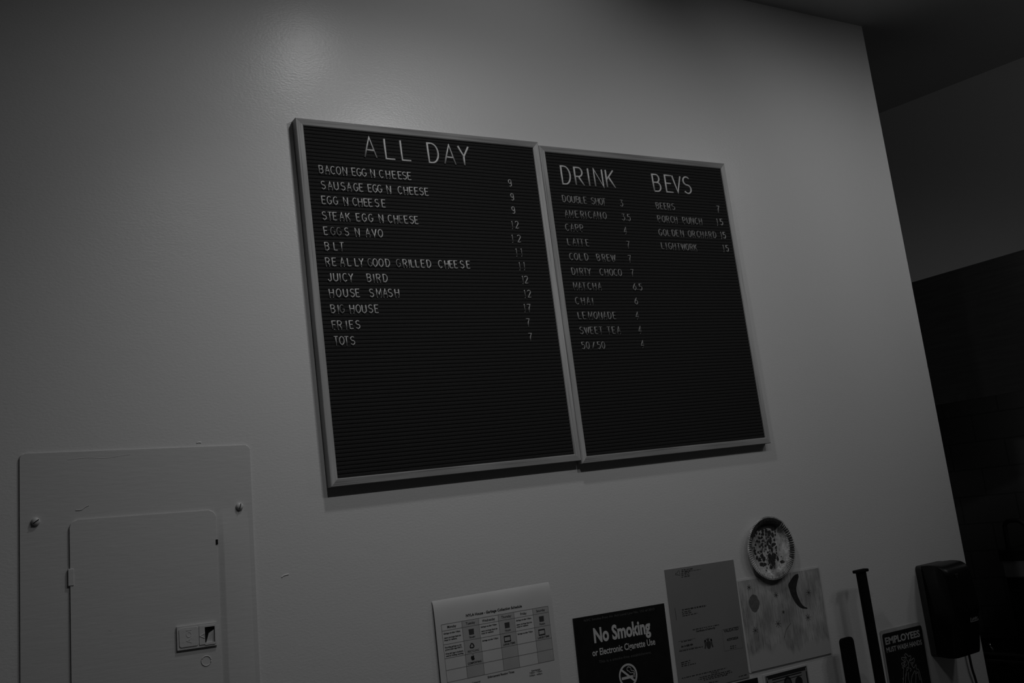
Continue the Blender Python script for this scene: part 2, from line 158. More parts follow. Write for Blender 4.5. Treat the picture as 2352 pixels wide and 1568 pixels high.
def bump(m, sock, strength, dist):
    n, l, b = nodes(m)
    q = n.new('ShaderNodeBump'); q.inputs['Strength'].default_value = strength
    q.inputs['Distance'].default_value = dist
    l.new(sock, q.inputs['Height']); 
    prev = b.inputs['Normal'].links[0].from_socket if b.inputs['Normal'].links else None
    if prev: l.new(prev, q.inputs['Normal'])
    l.new(q.outputs['Normal'], b.inputs['Normal'])
def color(m, sock):
    n, l, b = nodes(m); l.new(sock, b.inputs['Base Color'])
def mixmul(m, a, b_):
    n, l, b = nodes(m)
    x = n.new('ShaderNodeMix'); x.data_type = 'RGBA'; x.blend_type = 'MULTIPLY'; x.inputs['Factor'].default_value = 1
    l.new(a, x.inputs[6]); l.new(b_, x.inputs[7])
    return x.outputs[2]

def paint(name, v, rough, streak=(45, 45, 85), amount=.35):
    m = mat(name, v, rough, .5)
    t = tex(m, 'ShaderNodeTexNoise', streak, Scale=3.2, Detail=4.0, Roughness=.55)
    t2 = tex(m, 'ShaderNodeTexNoise', (6, 6, 9), Scale=2.0, Detail=2.0)
    bump(m, t.outputs['Fac'], amount, .002)
    bump(m, t2.outputs['Fac'], .10, .004)
    return m
M_wall = paint('wall_paint', .70, .27, amount=.20)
M_wall.node_tree.nodes['Principled BSDF'].inputs['Specular IOR Level'].default_value = .34
M_panel = paint('panel_paint', .60, .42, (10, 30, 60), .13)
M_ceil = mat('ceiling_paint', .55, .8, .2)
t = tex(M_ceil, 'ShaderNodeTexNoise', (20, 20, 20), Scale=4.0); bump(M_ceil, t.outputs['Fac'], .1, .002)
M_floor = mat('floor_concrete', .12, .6)
t = tex(M_floor, 'ShaderNodeTexNoise', (3, 3, 3), Scale=2.0, Detail=6.0); color(M_floor, ramp(M_floor, t.outputs['Fac'], [(.3, .09), (.7, .16)]))
M_kwall = mat('kitchen_wall_paint', .72, .6, .3)
t = tex(M_kwall, 'ShaderNodeTexNoise', (12, 12, 12), Scale=3.0); bump(M_kwall, t.outputs['Fac'], .1, .002)

def wood(name, axis, lo, hi):
    m = mat(name, .4, .55, .35)
    sc = (5, 260, 260) if axis == 'x' else (260, 260, 5)
    t = tex(m, 'ShaderNodeTexNoise', sc, Scale=1.0, Detail=5.0, Roughness=.6, Distortion=.15)
    s2 = (2.3, 14, 14) if axis == 'x' else (14, 14, 2.3)
    t2 = tex(m, 'ShaderNodeTexNoise', s2, Scale=1.0, Detail=2.0, Distortion=.3)
    c1 = ramp(m, t.outputs['Fac'], [(.34, .58), (.48, .92), (.70, 1.0)])
    c2 = ramp(m, t2.outputs['Fac'], [(.32, lo), (.66, hi)])
    color(m, mixmul(m, c1, c2)); bump(m, t.outputs['Fac'], .15, .001)
    return m
M_wood_x = wood('pine_rail', 'x', .22, .38)
M_wood_z = wood('pine_stile', 'z', .34, .56)
M_felt = mat('black_felt', .02, .95, .15)
t = tex(M_felt, 'ShaderNodeTexNoise', (900, 900, 900), Scale=1.0, Detail=2.0)
color(M_felt, ramp(M_felt, t.outputs['Fac'], [(.3, .017), (.7, .030)])); bump(M_felt, t.outputs['Fac'], .3, .0004)
M_let = {}
for k, v in (('white', .60), ('aged', .23), ('grey', .27), ('price', .42)):
    m = mat('plastic_' + k, v, .45, .4)
    t = tex(m, 'ShaderNodeTexNoise', (60, 60, 60), Scale=3.0)
    color(m, ramp(m, t.outputs['Fac'], [(.3, v * .88), (.7, v * 1.08)]))
    M_let[k] = m

def paper(name, lo, hi, rough=.5, scale=(40, 40, 40)):
    m = mat(name, hi, rough, .35)
    t = tex(m, 'ShaderNodeTexNoise', scale, Scale=1.0, Detail=3.0)
    color(m, ramp(m, t.outputs['Fac'], [(.3, lo), (.7, hi)]))
    return m
M_paper = paper('white_paper', .60, .66, .45, (9, 9, 9))
M_cell = paper('shaded_cell', .42, .46, .5)
M_ink = paper('black_ink', .015, .022, .6)
M_softink = paper('dark_grey_ink', .045, .06, .6)
M_lineink = paper('line_ink', .12, .15, .6)
M_grey_paper = paper('coloured_paper', .225, .245, .6, (6, 6, 6))
M_black = paper('black_gloss_card', .012, .016, .35)
M_signwhite = paper('sign_white', .58, .64, .5)
M_signdim = paper('sign_dim_print', .11, .13, .5)
M_washwhite = paper('sticker_white', .40, .46, .5)
M_sleeve = paper('clear_border', .60, .66, .3)
M_line_art = paper('line_art_grey', .20, .25, .5)

M_draw = mat('crayon_paper', .5, .6, .3)
t = tex(M_draw, 'ShaderNodeTexNoise', (420, 60, 22), Scale=1.0, Detail=5.0, Roughness=.7, Distortion=.8)
t2 = tex(M_draw, 'ShaderNodeTexNoise', (16, 16, 12), Scale=1.0, Detail=3.0)
crayon = mixmul(M_draw, ramp(M_draw, t.outputs['Fac'], [(.34, .38), (.48, .82), (.62, 1.0)]), ramp(M_draw, t2.outputs['Fac'], [(.35, .34), (.62, .60)]))
n, l, b = nodes(M_draw)
tc = n.new('ShaderNodeTexCoord'); sp = n.new('ShaderNodeSeparateXYZ'); l.new(tc.outputs['Object'], sp.inputs[0])
edge = tex(M_draw, 'ShaderNodeTexNoise', (22, 22, 8), Scale=1.0, Detail=4.0)
ad = n.new('ShaderNodeMath'); ad.operation = 'MULTIPLY_ADD'; ad.inputs[1].default_value = .09; l.new(edge.outputs['Fac'], ad.inputs[0]); l.new(sp.outputs['Z'], ad.inputs[2])
st = n.new('ShaderNodeMapRange'); l.new(ad.outputs[0], st.inputs['Value'])
st.inputs['From Min'].default_value = -.140; st.inputs['From Max'].default_value = -.128
mx = n.new('ShaderNodeMix'); mx.data_type = 'RGBA'; l.new(st.outputs[0], mx.inputs['Factor']); mx.inputs[6].default_value = g(.47); l.new(crayon, mx.inputs[7])
l.new(mx.outputs[2], b.inputs['Base Color'])
M_moon = paper('dark_crayon', .022, .045, .5, (150, 150, 150))
M_star = paper('faint_crayon', .085, .12, .6, (150, 150, 150))
M_oval = paper('grey_crayon', .11, .16, .6, (150, 150, 150))

M_plate = mat('painted_paper_plate', .7, .5, .3)
t = tex(M_plate, 'ShaderNodeTexNoise', (120, 120, 60), Scale=1.0, Detail=6.0, Roughness=.75, Distortion=1.2)
t2 = tex(M_plate, 'ShaderNodeTexNoise', (26, 26, 20), Scale=1.0, Detail=3.0)
color(M_plate, mixmul(M_plate, ramp(M_plate, t.outputs['Fac'], [(.30, .22), (.48, .75), (.62, 1.0)]), ramp(M_plate, t2.outputs['Fac'], [(.36, .30), (.60, .82)])))
M_dab = paper('dark_paint_dab', .018, .07, .45, (200, 200, 200))

M_blackplastic = paper('black_plastic', .0035, .005, .38, (30, 30, 30)); M_blackplastic.node_tree.nodes['Principled BSDF'].inputs['Specular IOR Level'].default_value = .25
M_greyplastic = paper('dark_grey_plastic', .025, .035, .5, (30, 30, 30))
M_matteblack = paper('matte_black_metal', .003, .005, .8, (40, 40, 40)); M_matteblack.node_tree.nodes['Principled BSDF'].inputs['Specular IOR Level'].default_value = .15
M_cable = paper('cable_rubber', .01, .014, .6)
M_logo = paper('logo_grey', .40, .46, .5)
M_steel = mat('dull_steel', .075, .5, .4, .25)
t = tex(M_steel, 'ShaderNodeTexNoise', (6, 6, 90), Scale=1.0, Detail=3.0); color(M_steel, ramp(M_steel, t.outputs['Fac'], [(.3, .10), (.7, .13)]))
M_steel_edge = mat('steel_edge', .16, .35, .5, .4)
t = tex(M_steel_edge, 'ShaderNodeTexNoise', (20, 20, 20), Scale=1.0); color(M_steel_edge, ramp(M_steel_edge, t.outputs['Fac'], [(.3, .14), (.7, .18)]))
M_dark = paper('dark_enamel', .010, .014, .6)
M_darkpanel = paper('dark_grey_enamel', .22, .26, .6)
M_chrome = mat('chrome', .8, .12, .5, 1.0)
t = tex(M_chrome, 'ShaderNodeTexNoise', (30, 30, 30), Scale=1.0); color(M_chrome, ramp(M_chrome, t.outputs['Fac'], [(.3, .75), (.7, .85)]))
M_hole = paper('dark_recess', .004, .006, .9)
M_tile = mat('tile', .07, .4, .4)
n, l, b = nodes(M_tile)
tc = n.new('ShaderNodeTexCoord'); sp = n.new('ShaderNodeSeparateXYZ'); cb = n.new('ShaderNodeCombineXYZ'); br = n.new('ShaderNodeTexBrick')
l.new(tc.outputs['Object'], sp.inputs[0]); l.new(sp.outputs['Y'], cb.inputs['X']); l.new(sp.outputs['Z'], cb.inputs['Y'])
l.new(cb.outputs[0], br.inputs['Vector'])
br.inputs['Color1'].default_value = g(.22); br.inputs['Color2'].default_value = g(.21); br.inputs['Mortar'].default_value = g(.15)
br.inputs['Scale'].default_value = 1.0; br.inputs['Mortar Size'].default_value = .003
br.inputs['Brick Width'].default_value = .20; br.inputs['Row Height'].default_value = .10
l.new(br.outputs['Color'], b.inputs['Base Color'])

# ---------------------------------------------------------------- helpers
def tag(o, label=None, cat=None, group=None, kind=None):
    for k, v in (('label', label), ('category', cat), ('group', group), ('kind', kind)):
        if v: o[k] = v
    return o
def empty(name, loc=(0, 0, 0), roty=0.0):
    o = bpy.data.objects.new(name, None); C.objects.link(o)
    o.empty_display_size = .05
    o.location = loc; o.rotation_euler = (0, roty, 0)
    return o
def mesh_obj(name, me, m, parent=None):
    o = bpy.data.objects.new(name, me); C.objects.link(o)
    if m: 
        me.materials.clear(); me.materials.append(m)
    if parent: o.parent = parent
    return o
def obj(name, bm, m, parent=None, smooth=False):
    bmesh.ops.recalc_face_normals(bm, faces=bm.faces)
    me = bpy.data.meshes.new(name); bm.to_mesh(me); bm.free()
    if smooth:
        for p in me.polygons: p.use_smooth = True
    return mesh_obj(name, me, m, parent)
def box(bm, x0, x1, y0, y1, z0, z1, bev=0.0):
    vs = [bm.verts.new((x, y, z)) for x in (x0, x1) for y in (y0, y1) for z in (z0, z1)]
    q = [(0, 1, 3, 2), (4, 6, 7, 5), (0, 4, 5, 1), (2, 3, 7, 6), (0, 2, 6, 4), (1, 5, 7, 3)]
    fs = [bm.faces.new([vs[i] for i in f]) for f in q]
    if bev > 0:
        es = list({e for f in fs for e in f.edges})
        bmesh.ops.bevel(bm, geom=es, offset=bev, segments=2, profile=.5, affect='EDGES')
def prism(bm, pts, y0, y1, bev=0.0):
    """polygon of (x,z) points pushed from y0 (back) to y1 (front)"""
    a = [bm.verts.new((x, y0, z)) for x, z in pts]; c = [bm.verts.new((x, y1, z)) for x, z in pts]
    n = len(pts)
    bm.faces.new(a); front = bm.faces.new(c)
    for i in range(n): bm.faces.new((a[i], a[(i + 1) % n], c[(i + 1) % n], c[i]))
    if bev > 0: bmesh.ops.bevel(bm, geom=list(front.edges), offset=bev, segments=2, profile=.5, affect='EDGES')
def flat(bm, pts, y):
    bm.faces.new([bm.verts.new((x, y, z)) for x, z in pts])
def stroke(bm, pts, wd, y, closed=False):
    """flat ribbon along (x,z) points at depth y"""
    n = len(pts); L = []; Rr = []
    for i in range(n):
        if closed: a, c = pts[i - 1], pts[(i + 1) % n]
        else: a, c = pts[max(0, i - 1)], pts[min(n - 1, i + 1)]
        d = Vector((c[0] - a[0], c[1] - a[1]))
        if d.length < 1e-9: d = Vector((1, 0))
        d.normalize(); nx, nz = -d.y * wd / 2, d.x * wd / 2
        L.append(bm.verts.new((pts[i][0] + nx, y, pts[i][1] + nz))); Rr.append(bm.verts.new((pts[i][0] - nx, y, pts[i][1] - nz)))
    for i in range(n if closed else n - 1):
        j = (i + 1) % n; bm.faces.new((L[i], L[j], Rr[j], Rr[i]))
def curve_pts(pts, sub=6):
    """Catmull-Rom through points"""
    out = []
    P = [pts[0]] + list(pts) + [pts[-1]]
    for i in range(1, len(P) - 2):
        p0, p1, p2, p3 = P[i - 1], P[i], P[i + 1], P[i + 2]
        for k in range(sub):
            t = k / sub
            out.append(tuple(.5 * (2 * p1[j] + (p2[j] - p0[j]) * t + (2 * p0[j] - 5 * p1[j] + 4 * p2[j] - p3[j]) * t * t + (-p0[j] + 3 * p1[j] - 3 * p2[j] + p3[j]) * t ** 3) for j in range(len(p1))))
    out.append(tuple(pts[-1])); return out
def tube(bm, pts, r, seg=10):
    rings = []
    pts = [Vector(p) for p in pts]
    for i, p in enumerate(pts):
        d = (pts[min(i + 1, len(pts) - 1)] - pts[max(i - 1, 0)]).normalized()
        up = Vector((0, 0, 1)) if abs(d.z) < .9 else Vector((1, 0, 0))
        a = d.cross(up).normalized(); c = d.cross(a).normalized()
        rings.append([bm.verts.new(p + a * r * math.cos(2 * PI * k / seg) + c * r * math.sin(2 * PI * k / seg)) for k in range(seg)])
    for u, v in zip(rings, rings[1:]):
        for k in range(seg): bm.faces.new((u[k], u[(k + 1) % seg], v[(k + 1) % seg], v[k]))
    bm.faces.new(rings[0]); bm.faces.new(rings[-1])
def disc(bm, cx, cz, rx, rz, y, seg=28, rot=0.0):
    vs = []
    for k in range(seg):
        a = 2 * PI * k / seg; x, z = rx * math.cos(a), rz * math.sin(a)
        vs.append(bm.verts.new((cx + x * math.cos(rot) - z * math.sin(rot), y, cz + x * math.sin(rot) + z * math.cos(rot))))
    bm.faces.new(vs)
def rrect(x0, x1, z0, z1, r, seg=6):
    pts = []
    for cx, cz, a0 in ((x1 - r, z1 - r, 0), (x0 + r, z1 - r, 90), (x0 + r, z0 + r, 180), (x1 - r, z0 + r, 270)):
        for k in range(seg + 1):
            a = math.radians(a0 + 90 * k / seg); pts.append((cx + r * math.cos(a), cz + r * math.sin(a)))
    return pts

_txt = {}
def glyphs(s, bold):
    """outline mesh of a line of print: vertices scaled so that the capital height is 1"""
    key = (s, bold)
    if key in _txt: return _txt[key]
    def raw(t):
        cu = bpy.data.curves.new('print', 'FONT'); cu.body = t; cu.size = 1.0; cu.resolution_u = 3; cu.offset = bold
        o = bpy.data.objects.new('print', cu); C.objects.link(o)
        me = bpy.data.meshes.new_from_object(o.evaluated_get(bpy.context.evaluated_depsgraph_get()))
        vs = [tuple(v.co[:2]) for v in me.vertices]; fs = [tuple(p.vertices) for p in me.polygons]
        bpy.data.objects.remove(o); bpy.data.curves.remove(cu); bpy.data.meshes.remove(me)
        return vs, fs
    hv, _ = raw('H'); b0 = min(v[1] for v in hv); ch = max(v[1] for v in hv) - b0
    vs, fs = raw(s)
    vs = [(x / ch, (y - b0) / ch) for x, y in vs]
    x0 = min(v[0] for v in vs); x1 = max(v[0] for v in vs)
    vs = [((x - x0) / (x1 - x0), y) for x, y in vs]
    _txt[key] = (vs, fs, x1 - x0); return _txt[key]
def text(bm, s, u0, v0, width, cap, y, dv=0.0, bold=0.0, center=False):
    vs, fs, ar = glyphs(s, bold)
    if width is None: width = ar * cap * .92
    if center: u0 -= width / 2
    nv = [bm.verts.new((u0 + x * width, y, v0 + dv * x + z * cap)) for x, z in vs]
    for f in fs:
        try: bm.faces.new([nv[i] for i in f])
        except ValueError: pass
def text3(bm, s, it, y, bold=0.0):
    a, c, h = it
    text(bm, s, a[0], a[1], c[0] - a[0], h[1] - a[1] - (c[1] - a[1]) * (h[0] - a[0]) / (c[0] - a[0]), y, c[1] - a[1], bold)
def dashes(bm, a, c, thick, y, rnd):
    """a line of print too small to read: word-length dashes"""
    L = math.hypot(c[0] - a[0], c[1] - a[1]); u = 0
    ex, ez = (c[0] - a[0]) / L, (c[1] - a[1]) / L
    while u < L:
        wl = min(rnd.uniform(.004, .011), L - u)
        for k in range(max(1, int(wl / .0014))):
            p = u + k * .0014; q = min(p + .0011, L); hh = thick * rnd.uniform(.45, .85)
            pts = [(a[0] + ex * p - ez * d, a[1] + ez * p + ex * d) for p, d in ((p, -hh), (q, -hh), (q, hh), (p, hh))]
            flat(bm, pts, y)
        u += wl + .0016
def doc(name, d, label, cat):
    o = empty(name, (d['o'][0], 0, d['o'][1]), math.atan2(-d['e'][1], d['e'][0]))
    return tag(o, label, cat)

# ---------------------------------------------------------------- room shell
CEIL = 3.055
XE = 2.684
def struct(name, bm, m): return tag(obj(name, bm, m), kind='structure')
bm = bmesh.new(); box(bm, -3.5, XE, 0, .12, 0, CEIL)
# dried paint runs that belong to the wall
for pts in (DOCS['drip'], DOCS['drip2']):
    tube(bm, [(x, -.0002, z) for x, z in pts], .0011, 6)
struct('wall_back', bm, M_wall)
bm = bmesh.new(); box(bm, -3.5, 6.0, -6.0, 4.0, CEIL, CEIL + .1); struct('ceiling', bm, M_ceil)
bm = bmesh.new(); box(bm, -3.5, 6.0, -6.0, 4.0, -.1, 0); struct('floor', bm, M_floor)
bm = bmesh.new(); box(bm, -3.6, -3.5, -6.0, 4.0, 0, CEIL); struct('wall_left', bm, M_kwall)
bm = bmesh.new(); box(bm, -3.5, 6.0, 4.0, 4.1, 0, CEIL); struct('wall_rear', bm, M_kwall)
# kitchen side wall, running away from us beyond the end of the menu wall
def wx(y): return 3.441 + (.52 - y) * .1967
KY0, KY1 = -.62, 3.95
def kprism(bm, footprint, z0, z1):
    a = [bm.verts.new((x, y, z0)) for x, y in footprint]; c = [bm.verts.new((x, y, z1)) for x, y in footprint]
    n = len(footprint); bm.faces.new(a); bm.faces.new(c)
    for i in range(n): bm.faces.new((a[i], a[(i + 1) % n], c[(i + 1) % n], c[i]))
bm = bmesh.new(); kprism(bm, [(wx(KY0), KY0), (wx(KY1), KY1), (wx(KY1) + .3, KY1), (wx(KY0) + .3, KY0)], 0, CEIL)
struct('wall_right', bm, M_kwall)
bm = bmesh.new(); kprism(bm, [(wx(KY0) - .008, KY0), (wx(KY1) - .008, KY1), (wx(KY1), KY1), (wx(KY0), KY0)], .9, 1.95)
struct('trim_1', bm, M_tile)

# ---------------------------------------------------------------- menu boards
def letter_board(name, label, x0, x1, z0, z1):
    t = tag(empty(name, (x0, 0, z0)), label, 'menu board')
    W_, H_ = x1 - x0, z1 - z0
    prof = [(0, -.0004), (0, -.0196), (.001, -.0206), (.0140, -.0206), (.0158, -.0190), (.0158, -.0004)]
    ring = lambda a, y: [(a, y, a), (W_ - a, y, a), (W_ - a, y, H_ - a), (a, y, H_ - a)]
    for k in range(4):
        bm = bmesh.new(); A = []; B = []
        for a, y in prof:
            r = ring(a, y); A.append(bm.verts.new(r[k])); B.append(bm.verts.new(r[(k + 1) % 4]))
        n = len(prof)
        for i in range(n): bm.faces.new((A[i], A[(i + 1) % n], B[(i + 1) % n], B[i]))
        bm.faces.new(A); bm.faces.new(B)
        obj('frame_rail' if k % 2 == 0 else 'frame_stile', bm, M_wood_x if k % 2 == 0 else M_wood_z, t)
    bm = bmesh.new()
    zb, zt = .0150, H_ - .0150; n = 90; pitch = (zt - zb) / n
    pr = [(0, -.0146), (.045, -.0157), (.11, -.0164), (.26, -.0168), (.50, -.0169), (.74, -.0168), (.89, -.0164), (.955, -.0157)]
    P = [(zb + (i + a) * pitch, y) for i in range(n) for a, y in pr] + [(zt, -.0146)]
    L = [bm.verts.new((.0150, y, z)) for z, y in P]; Rr = [bm.verts.new((W_ - .0150, y, z)) for z, y in P]
    for i in range(len(P) - 1): bm.faces.new((L[i], Rr[i], Rr[i + 1], L[i + 1]))
    bl = [bm.verts.new((x, -.002, z)) for x, z in ((.0150, zb), (W_ - .0150, zb), (W_ - .0150, zt), (.0150, zt))]
    bm.faces.new(bl); bm.faces.new((bl[0], bl[1], Rr[0], L[0])); bm.faces.new((bl[3], bl[2], Rr[-1], L[-1]))
    obj('grooved_felt', bm, M_felt, t)
    return t
letter_board('letter_board', 'left black letter board headed ALL DAY in a pale pine frame', .7330, 1.3380, 1.7712, 2.5360)
letter_board('letter_board', 'right black letter board headed DRINK and BEVS in a pine frame', 1.3395, 1.9470, 1.7638, 2.5280)

# stroke alphabet, height 1
def arc(cx, cz, rx, rz, a0, a1, n=10):
    return [(cx + rx * math.cos(math.radians(a0 + (a1 - a0) * k / n)), cz + rz * math.sin(math.radians(a0 + (a1 - a0) * k / n))) for k in range(n + 1)]
FONT = {
 'A': (.60, [[(0, 0), (.30, 1), (.60, 0)], [(.11, .36), (.49, .36)]]),
 'B': (.50, [[(0, 0), (0, 1), (.24, 1)] + arc(.24, .765, .22, .235, 90, -90)[1:] + [(0, .53)], [(.24, .53)] + arc(.25, .265, .25, .265, 90, -90)[1:] + [(0, 0)]]),
 'C': (.56, [arc(.30, .5, .30, .5, 48, 312, 16)]),
 'D': (.54, [[(0, 0), (0, 1), (.18, 1)] + arc(.18, .5, .36, .5, 90, -90, 14)[1:] + [(0, 0)]]),
 'E': (.48, [[(.48, 0), (0, 0), (0, 1), (.48, 1)], [(0, .52), (.38, .52)]]),
 'F': (.48, [[(0, 0), (0, 1), (.48, 1)], [(0, .52), (.38, .52)]]),
 'G': (.58, [arc(.30, .5, .30, .5, 48, 330, 16) + [(.58, .44), (.34, .44)]]),
 'H': (.54, [[(0, 0), (0, 1)], [(.54, 0), (.54, 1)], [(0, .52), (.54, .52)]]),
 'I': (.06, [[(.03, 0), (.03, 1)]]),
 'J': (.42, [[(.40, 1), (.40, .24)] + arc(.21, .22, .19, .22, 0, -180, 10)[1:]]),
 'K': (.54, [[(0, 0), (0, 1)], [(.50, 1), (0, .42)], [(.17, .60), (.54, 0)]]),
 'L': (.46, [[(0, 1), (0, 0), (.46, 0)]]),
 'M': (.66, [[(0, 0), (.03, 1), (.33, .25), (.63, 1), (.66, 0)]]),
 'N': (.54, [[(0, 0), (0, 1), (.54, 0), (.54, 1)]]),
 'O': (.60, [arc(.30, .5, .30, .5, 90, 450, 24)]),
 'P': (.50, [[(0, 0), (0, 1), (.24, 1)] + arc(.24, .735, .25, .265, 90, -90)[1:] + [(0, .47)]]),
 'R': (.52, [[(0, 0), (0, 1), (.24, 1)] + arc(.24, .745, .24, .255, 90, -90)[1:] + [(0, .49)], [(.22, .49), (.52, 0)]]),
 'S': (.52, [arc(.26, .755, .245, .245, 35, 270, 12) + arc(.26, .255, .26, .255, 90, -150, 12)[1:]]),
 'T': (.54, [[(.27, 0), (.27, 1)], [(0, 1), (.54, 1)]]),
 'U': (.54, [[(0, 1), (0, .28)] + arc(.27, .27, .27, .27, 180, 360, 12)[1:] + [(.54, 1)]]),
 'V': (.60, [[(0, 1), (.30, 0), (.60, 1)]]),
 'W': (.80, [[(0, 1), (.20, 0), (.40, .85), (.60, 0), (.80, 1)]]),
 'Y': (.58, [[(0, 1), (.29, .46), (.58, 1)], [(.29, .46), (.29, 0)]]),
 '0': (.52, [arc(.26, .5, .26, .5, 90, 450, 24)]),
 '1': (.14, [[(0, .88), (.10, 1), (.10, 0)]]),
 '2': (.50, [arc(.25, .74, .24, .26, 160, -35, 10) + [(0, 0), (.50, 0)]]),
 '3': (.50, [[(.02, 1), (.46, 1), (.22, .62)] + arc(.23, .31, .26, .31, 85, -150, 12)]),
 '4': (.52, [[(.38, 0), (.38, 1), (0, .30), (.52, .30)]]),
 '5': (.50, [[(.46, 1), (.06, 1), (.03, .56)] + arc(.23, .32, .26, .32, 120, -140, 12)]),
 '6': (.50, [[(.40, 1), (.10, .60)] + arc(.25, .31, .25, .31, 150, 510, 20)]),
 '7': (.50, [[(0, 1), (.50, 1), (.30, .5), (.24, 0)]]),
 '9': (.46, [arc(.23, .70, .22, .30, 0, 360, 20) + [(.45, .40)] + arc(.22, .26, .23, .26, 10, -130, 8)]),
 '.': (.06, [[(.03, .45), (.03, .55)]]),
 '/': (.40, [[(0, 0), (.40, 1)]]),
}
PRONG2 = 'AHKMNRX'
def bar(bm, pts, wd, yb, yf, closed):
    """half-round bar swept along (x,z) points"""
    sec = [(-.5, yb), (-.5, yb + (yf - yb) * .45), (-.34, yb + (yf - yb) * .85), (0, yf), (.34, yb + (yf - yb) * .85), (.5, yb + (yf - yb) * .45), (.5, yb)]
    n = len(pts); rings = []
    for i in range(n):
        if closed: a, c = pts[i - 1], pts[(i + 1) % n]
        else: a, c = pts[max(0, i - 1)], pts[min(n - 1, i + 1)]
        b_ = pts[i]
        d1 = Vector((b_[0] - a[0], b_[1] - a[1])); d2 = Vector((c[0] - b_[0], c[1] - b_[1]))
        d1 = d1.normalized() if d1.length > 1e-9 else d2.normalized(); d2 = d2.normalized() if d2.length > 1e-9 else d1
        d = d1 + d2; d = d.normalized() if d.length > .2 else d1
        k = 1 / max(.55, d.dot(d1))
        nx, nz = -d.y * wd * k, d.x * wd * k
        rings.append([bm.verts.new((b_[0] + nx * s, y, b_[1] + nz * s)) for s, y in sec])
    m = len(sec)
    for i in range(n if closed else n - 1):
        u, v = rings[i], rings[(i + 1) % n]
        for k in range(m): bm.faces.new((u[k], u[(k + 1) % m], v[(k + 1) % m], v[k]))
    if not closed: bm.faces.new(rings[0]); bm.faces.new(rings[-1])
_glyph = {}
def glyph(ch, style):
    key = (ch, style)
    if key in _glyph: return _glyph[key]
    h, sw = (.0455, .0043) if style == 'big' else (.0163, .0023)
    wf = 1.02 if style == 'big' else 1.0
    wd, strokes = FONT[ch]
    bm = bmesh.new()
    for st in strokes:
        pts = [((x - wd / 2) * h * wf, (z - .5) * h) for x, z in st]
        closed = len(pts) > 4 and math.hypot(pts[0][0] - pts[-1][0], pts[0][1] - pts[-1][1]) < 1e-6
        if closed: pts = pts[:-1]
        bar(bm, pts, sw, .0010, -.0022, closed)
    if style != 'big' and ch not in './':      # little hooks that grip the groove under each letter
        xs = (-.40, .40) if ch in PRONG2 else (0,)
        for q in xs:
            x = q * wd * h; r = sw * .28
            box(bm, x - r, x + r, -.0012, .0010, -.5 * h - .0021, -.5 * h)
    bmesh.ops.recalc_face_normals(bm, faces=bm.faces)
    me = bpy.data.meshes.new('glyph'); bm.to_mesh(me); bm.free()
    for p in me.polygons: p.use_smooth = len(p.vertices) == 4
    _glyph[key] = me; return me
ORD = ['first', 'second', 'third', 'fourth', 'fifth', 'sixth', 'seventh', 'eighth', 'ninth', 'tenth', 'eleventh', 'twelfth', 'thirteenth']
cnt = {}
pend = []
FOOD = ['BACON EGG N CHEESE', 'SAUSAGE EGG N CHEESE', 'EGG N CHEESE', 'STEAK EGG N CHEESE', 'EGGS N AVO', 'BLT', 'REALLY GOOD GRILLED CHEESE', 'JUICY BIRD', 'HOUSE SMASH', 'BIG HOUSE', 'FRIES', 'TOTS']
DRINKS = ['DOUBLE SHOT', 'AMERICANO', 'CAPP', 'LATTE', 'COLD BREW', 'DIRTY CHOCO', 'MATCHA', 'CHAI', 'LEMONADE', 'SWEET TEA', '50/50']
BEVS = ['BEERS', 'PORCH PUNCH', 'GOLDEN ORCHARD', 'LIGHTWORK']
pi_, di_, bi_ = 0, 0, 0
for board, style, words in ROWS:
    line = ' '.join(''.join(c[0] for c in wd) for wd in words)
    owner = None
    if style == 'p':
        if board == 'L': owner = FOOD[pi_]; pi_ += 1
        else: owner = DRINKS[di_]; di_ += 1
    if style == 'w': owner = BEVS[bi_]; bi_ += 1
    for wi, wd in enumerate(words):
        word = ''.join(c[0] for c in wd)
        for k, (ch, x, z, dim) in enumerate(wd):
            kind = 'digit' if ch.isdigit() else 'dot' if ch == '.' else 'slash' if ch == '/' else 'letter'
            if style == 'big':
                mt = M_let['white']; col = 'large white'
                if len(word) > 2 and word.count(ch) > 1: lab = 'large white letter %s, %s of %s in the %s heading' % (ch, ORD[k], word, line)
                elif line == 'ALL DAY': lab = 'large white letter %s of %s in the ALL DAY heading' % (ch, word)
                else: lab = 'large white letter %s in the %s heading on the right board' % (ch, word)
                grp = 'large heading letters on the %s menu board' % ('left' if board == 'L' else 'right')
            elif owner:
                mt = M_let['price'] if (board == 'L' or style == 'w') else M_let['grey']; col = 'small white' if board == 'L' or style == 'w' else 'small grey'
                price = word
                pos = '' if len(word) == 1 else ('first ' if k == 0 else 'last ' if k == len(word) - 1 else '')
                lab = '%s%s %s %s of the price %s beside %s' % (pos, col, kind, '' if ch == '.' else ch, word, owner)
                grp = 'price digits on the %s menu board' % ('left' if board == 'L' else 'right')
            else:
                base = 'white' if board == 'L' else 'grey'
                mt = M_let['white'] if board == 'L' and not dim else M_let['aged'] if dim else M_let['grey']
                col = 'yellow-grey' if dim else 'small ' + base
                if dim: col = 'small darker'
                if len(word) == 1: lab = '%s letter N alone in the menu line %s' % (col, line)
                else: lab = '%s %s %s, %s in %s of the menu line %s' % (col, kind, ch, ORD[k], word, line) if len(words) > 1 else '%s %s %s, %s character in the menu line %s' % (col, kind, ch, ORD[k], line)
                grp = 'small letters on the %s menu board' % ('left' if board == 'L' else 'right')
            lab = ' '.join(lab.split())
            pend.append((kind, glyph(ch, 'big' if style == 'big' else 's'), mt, x, z, lab, grp, style))
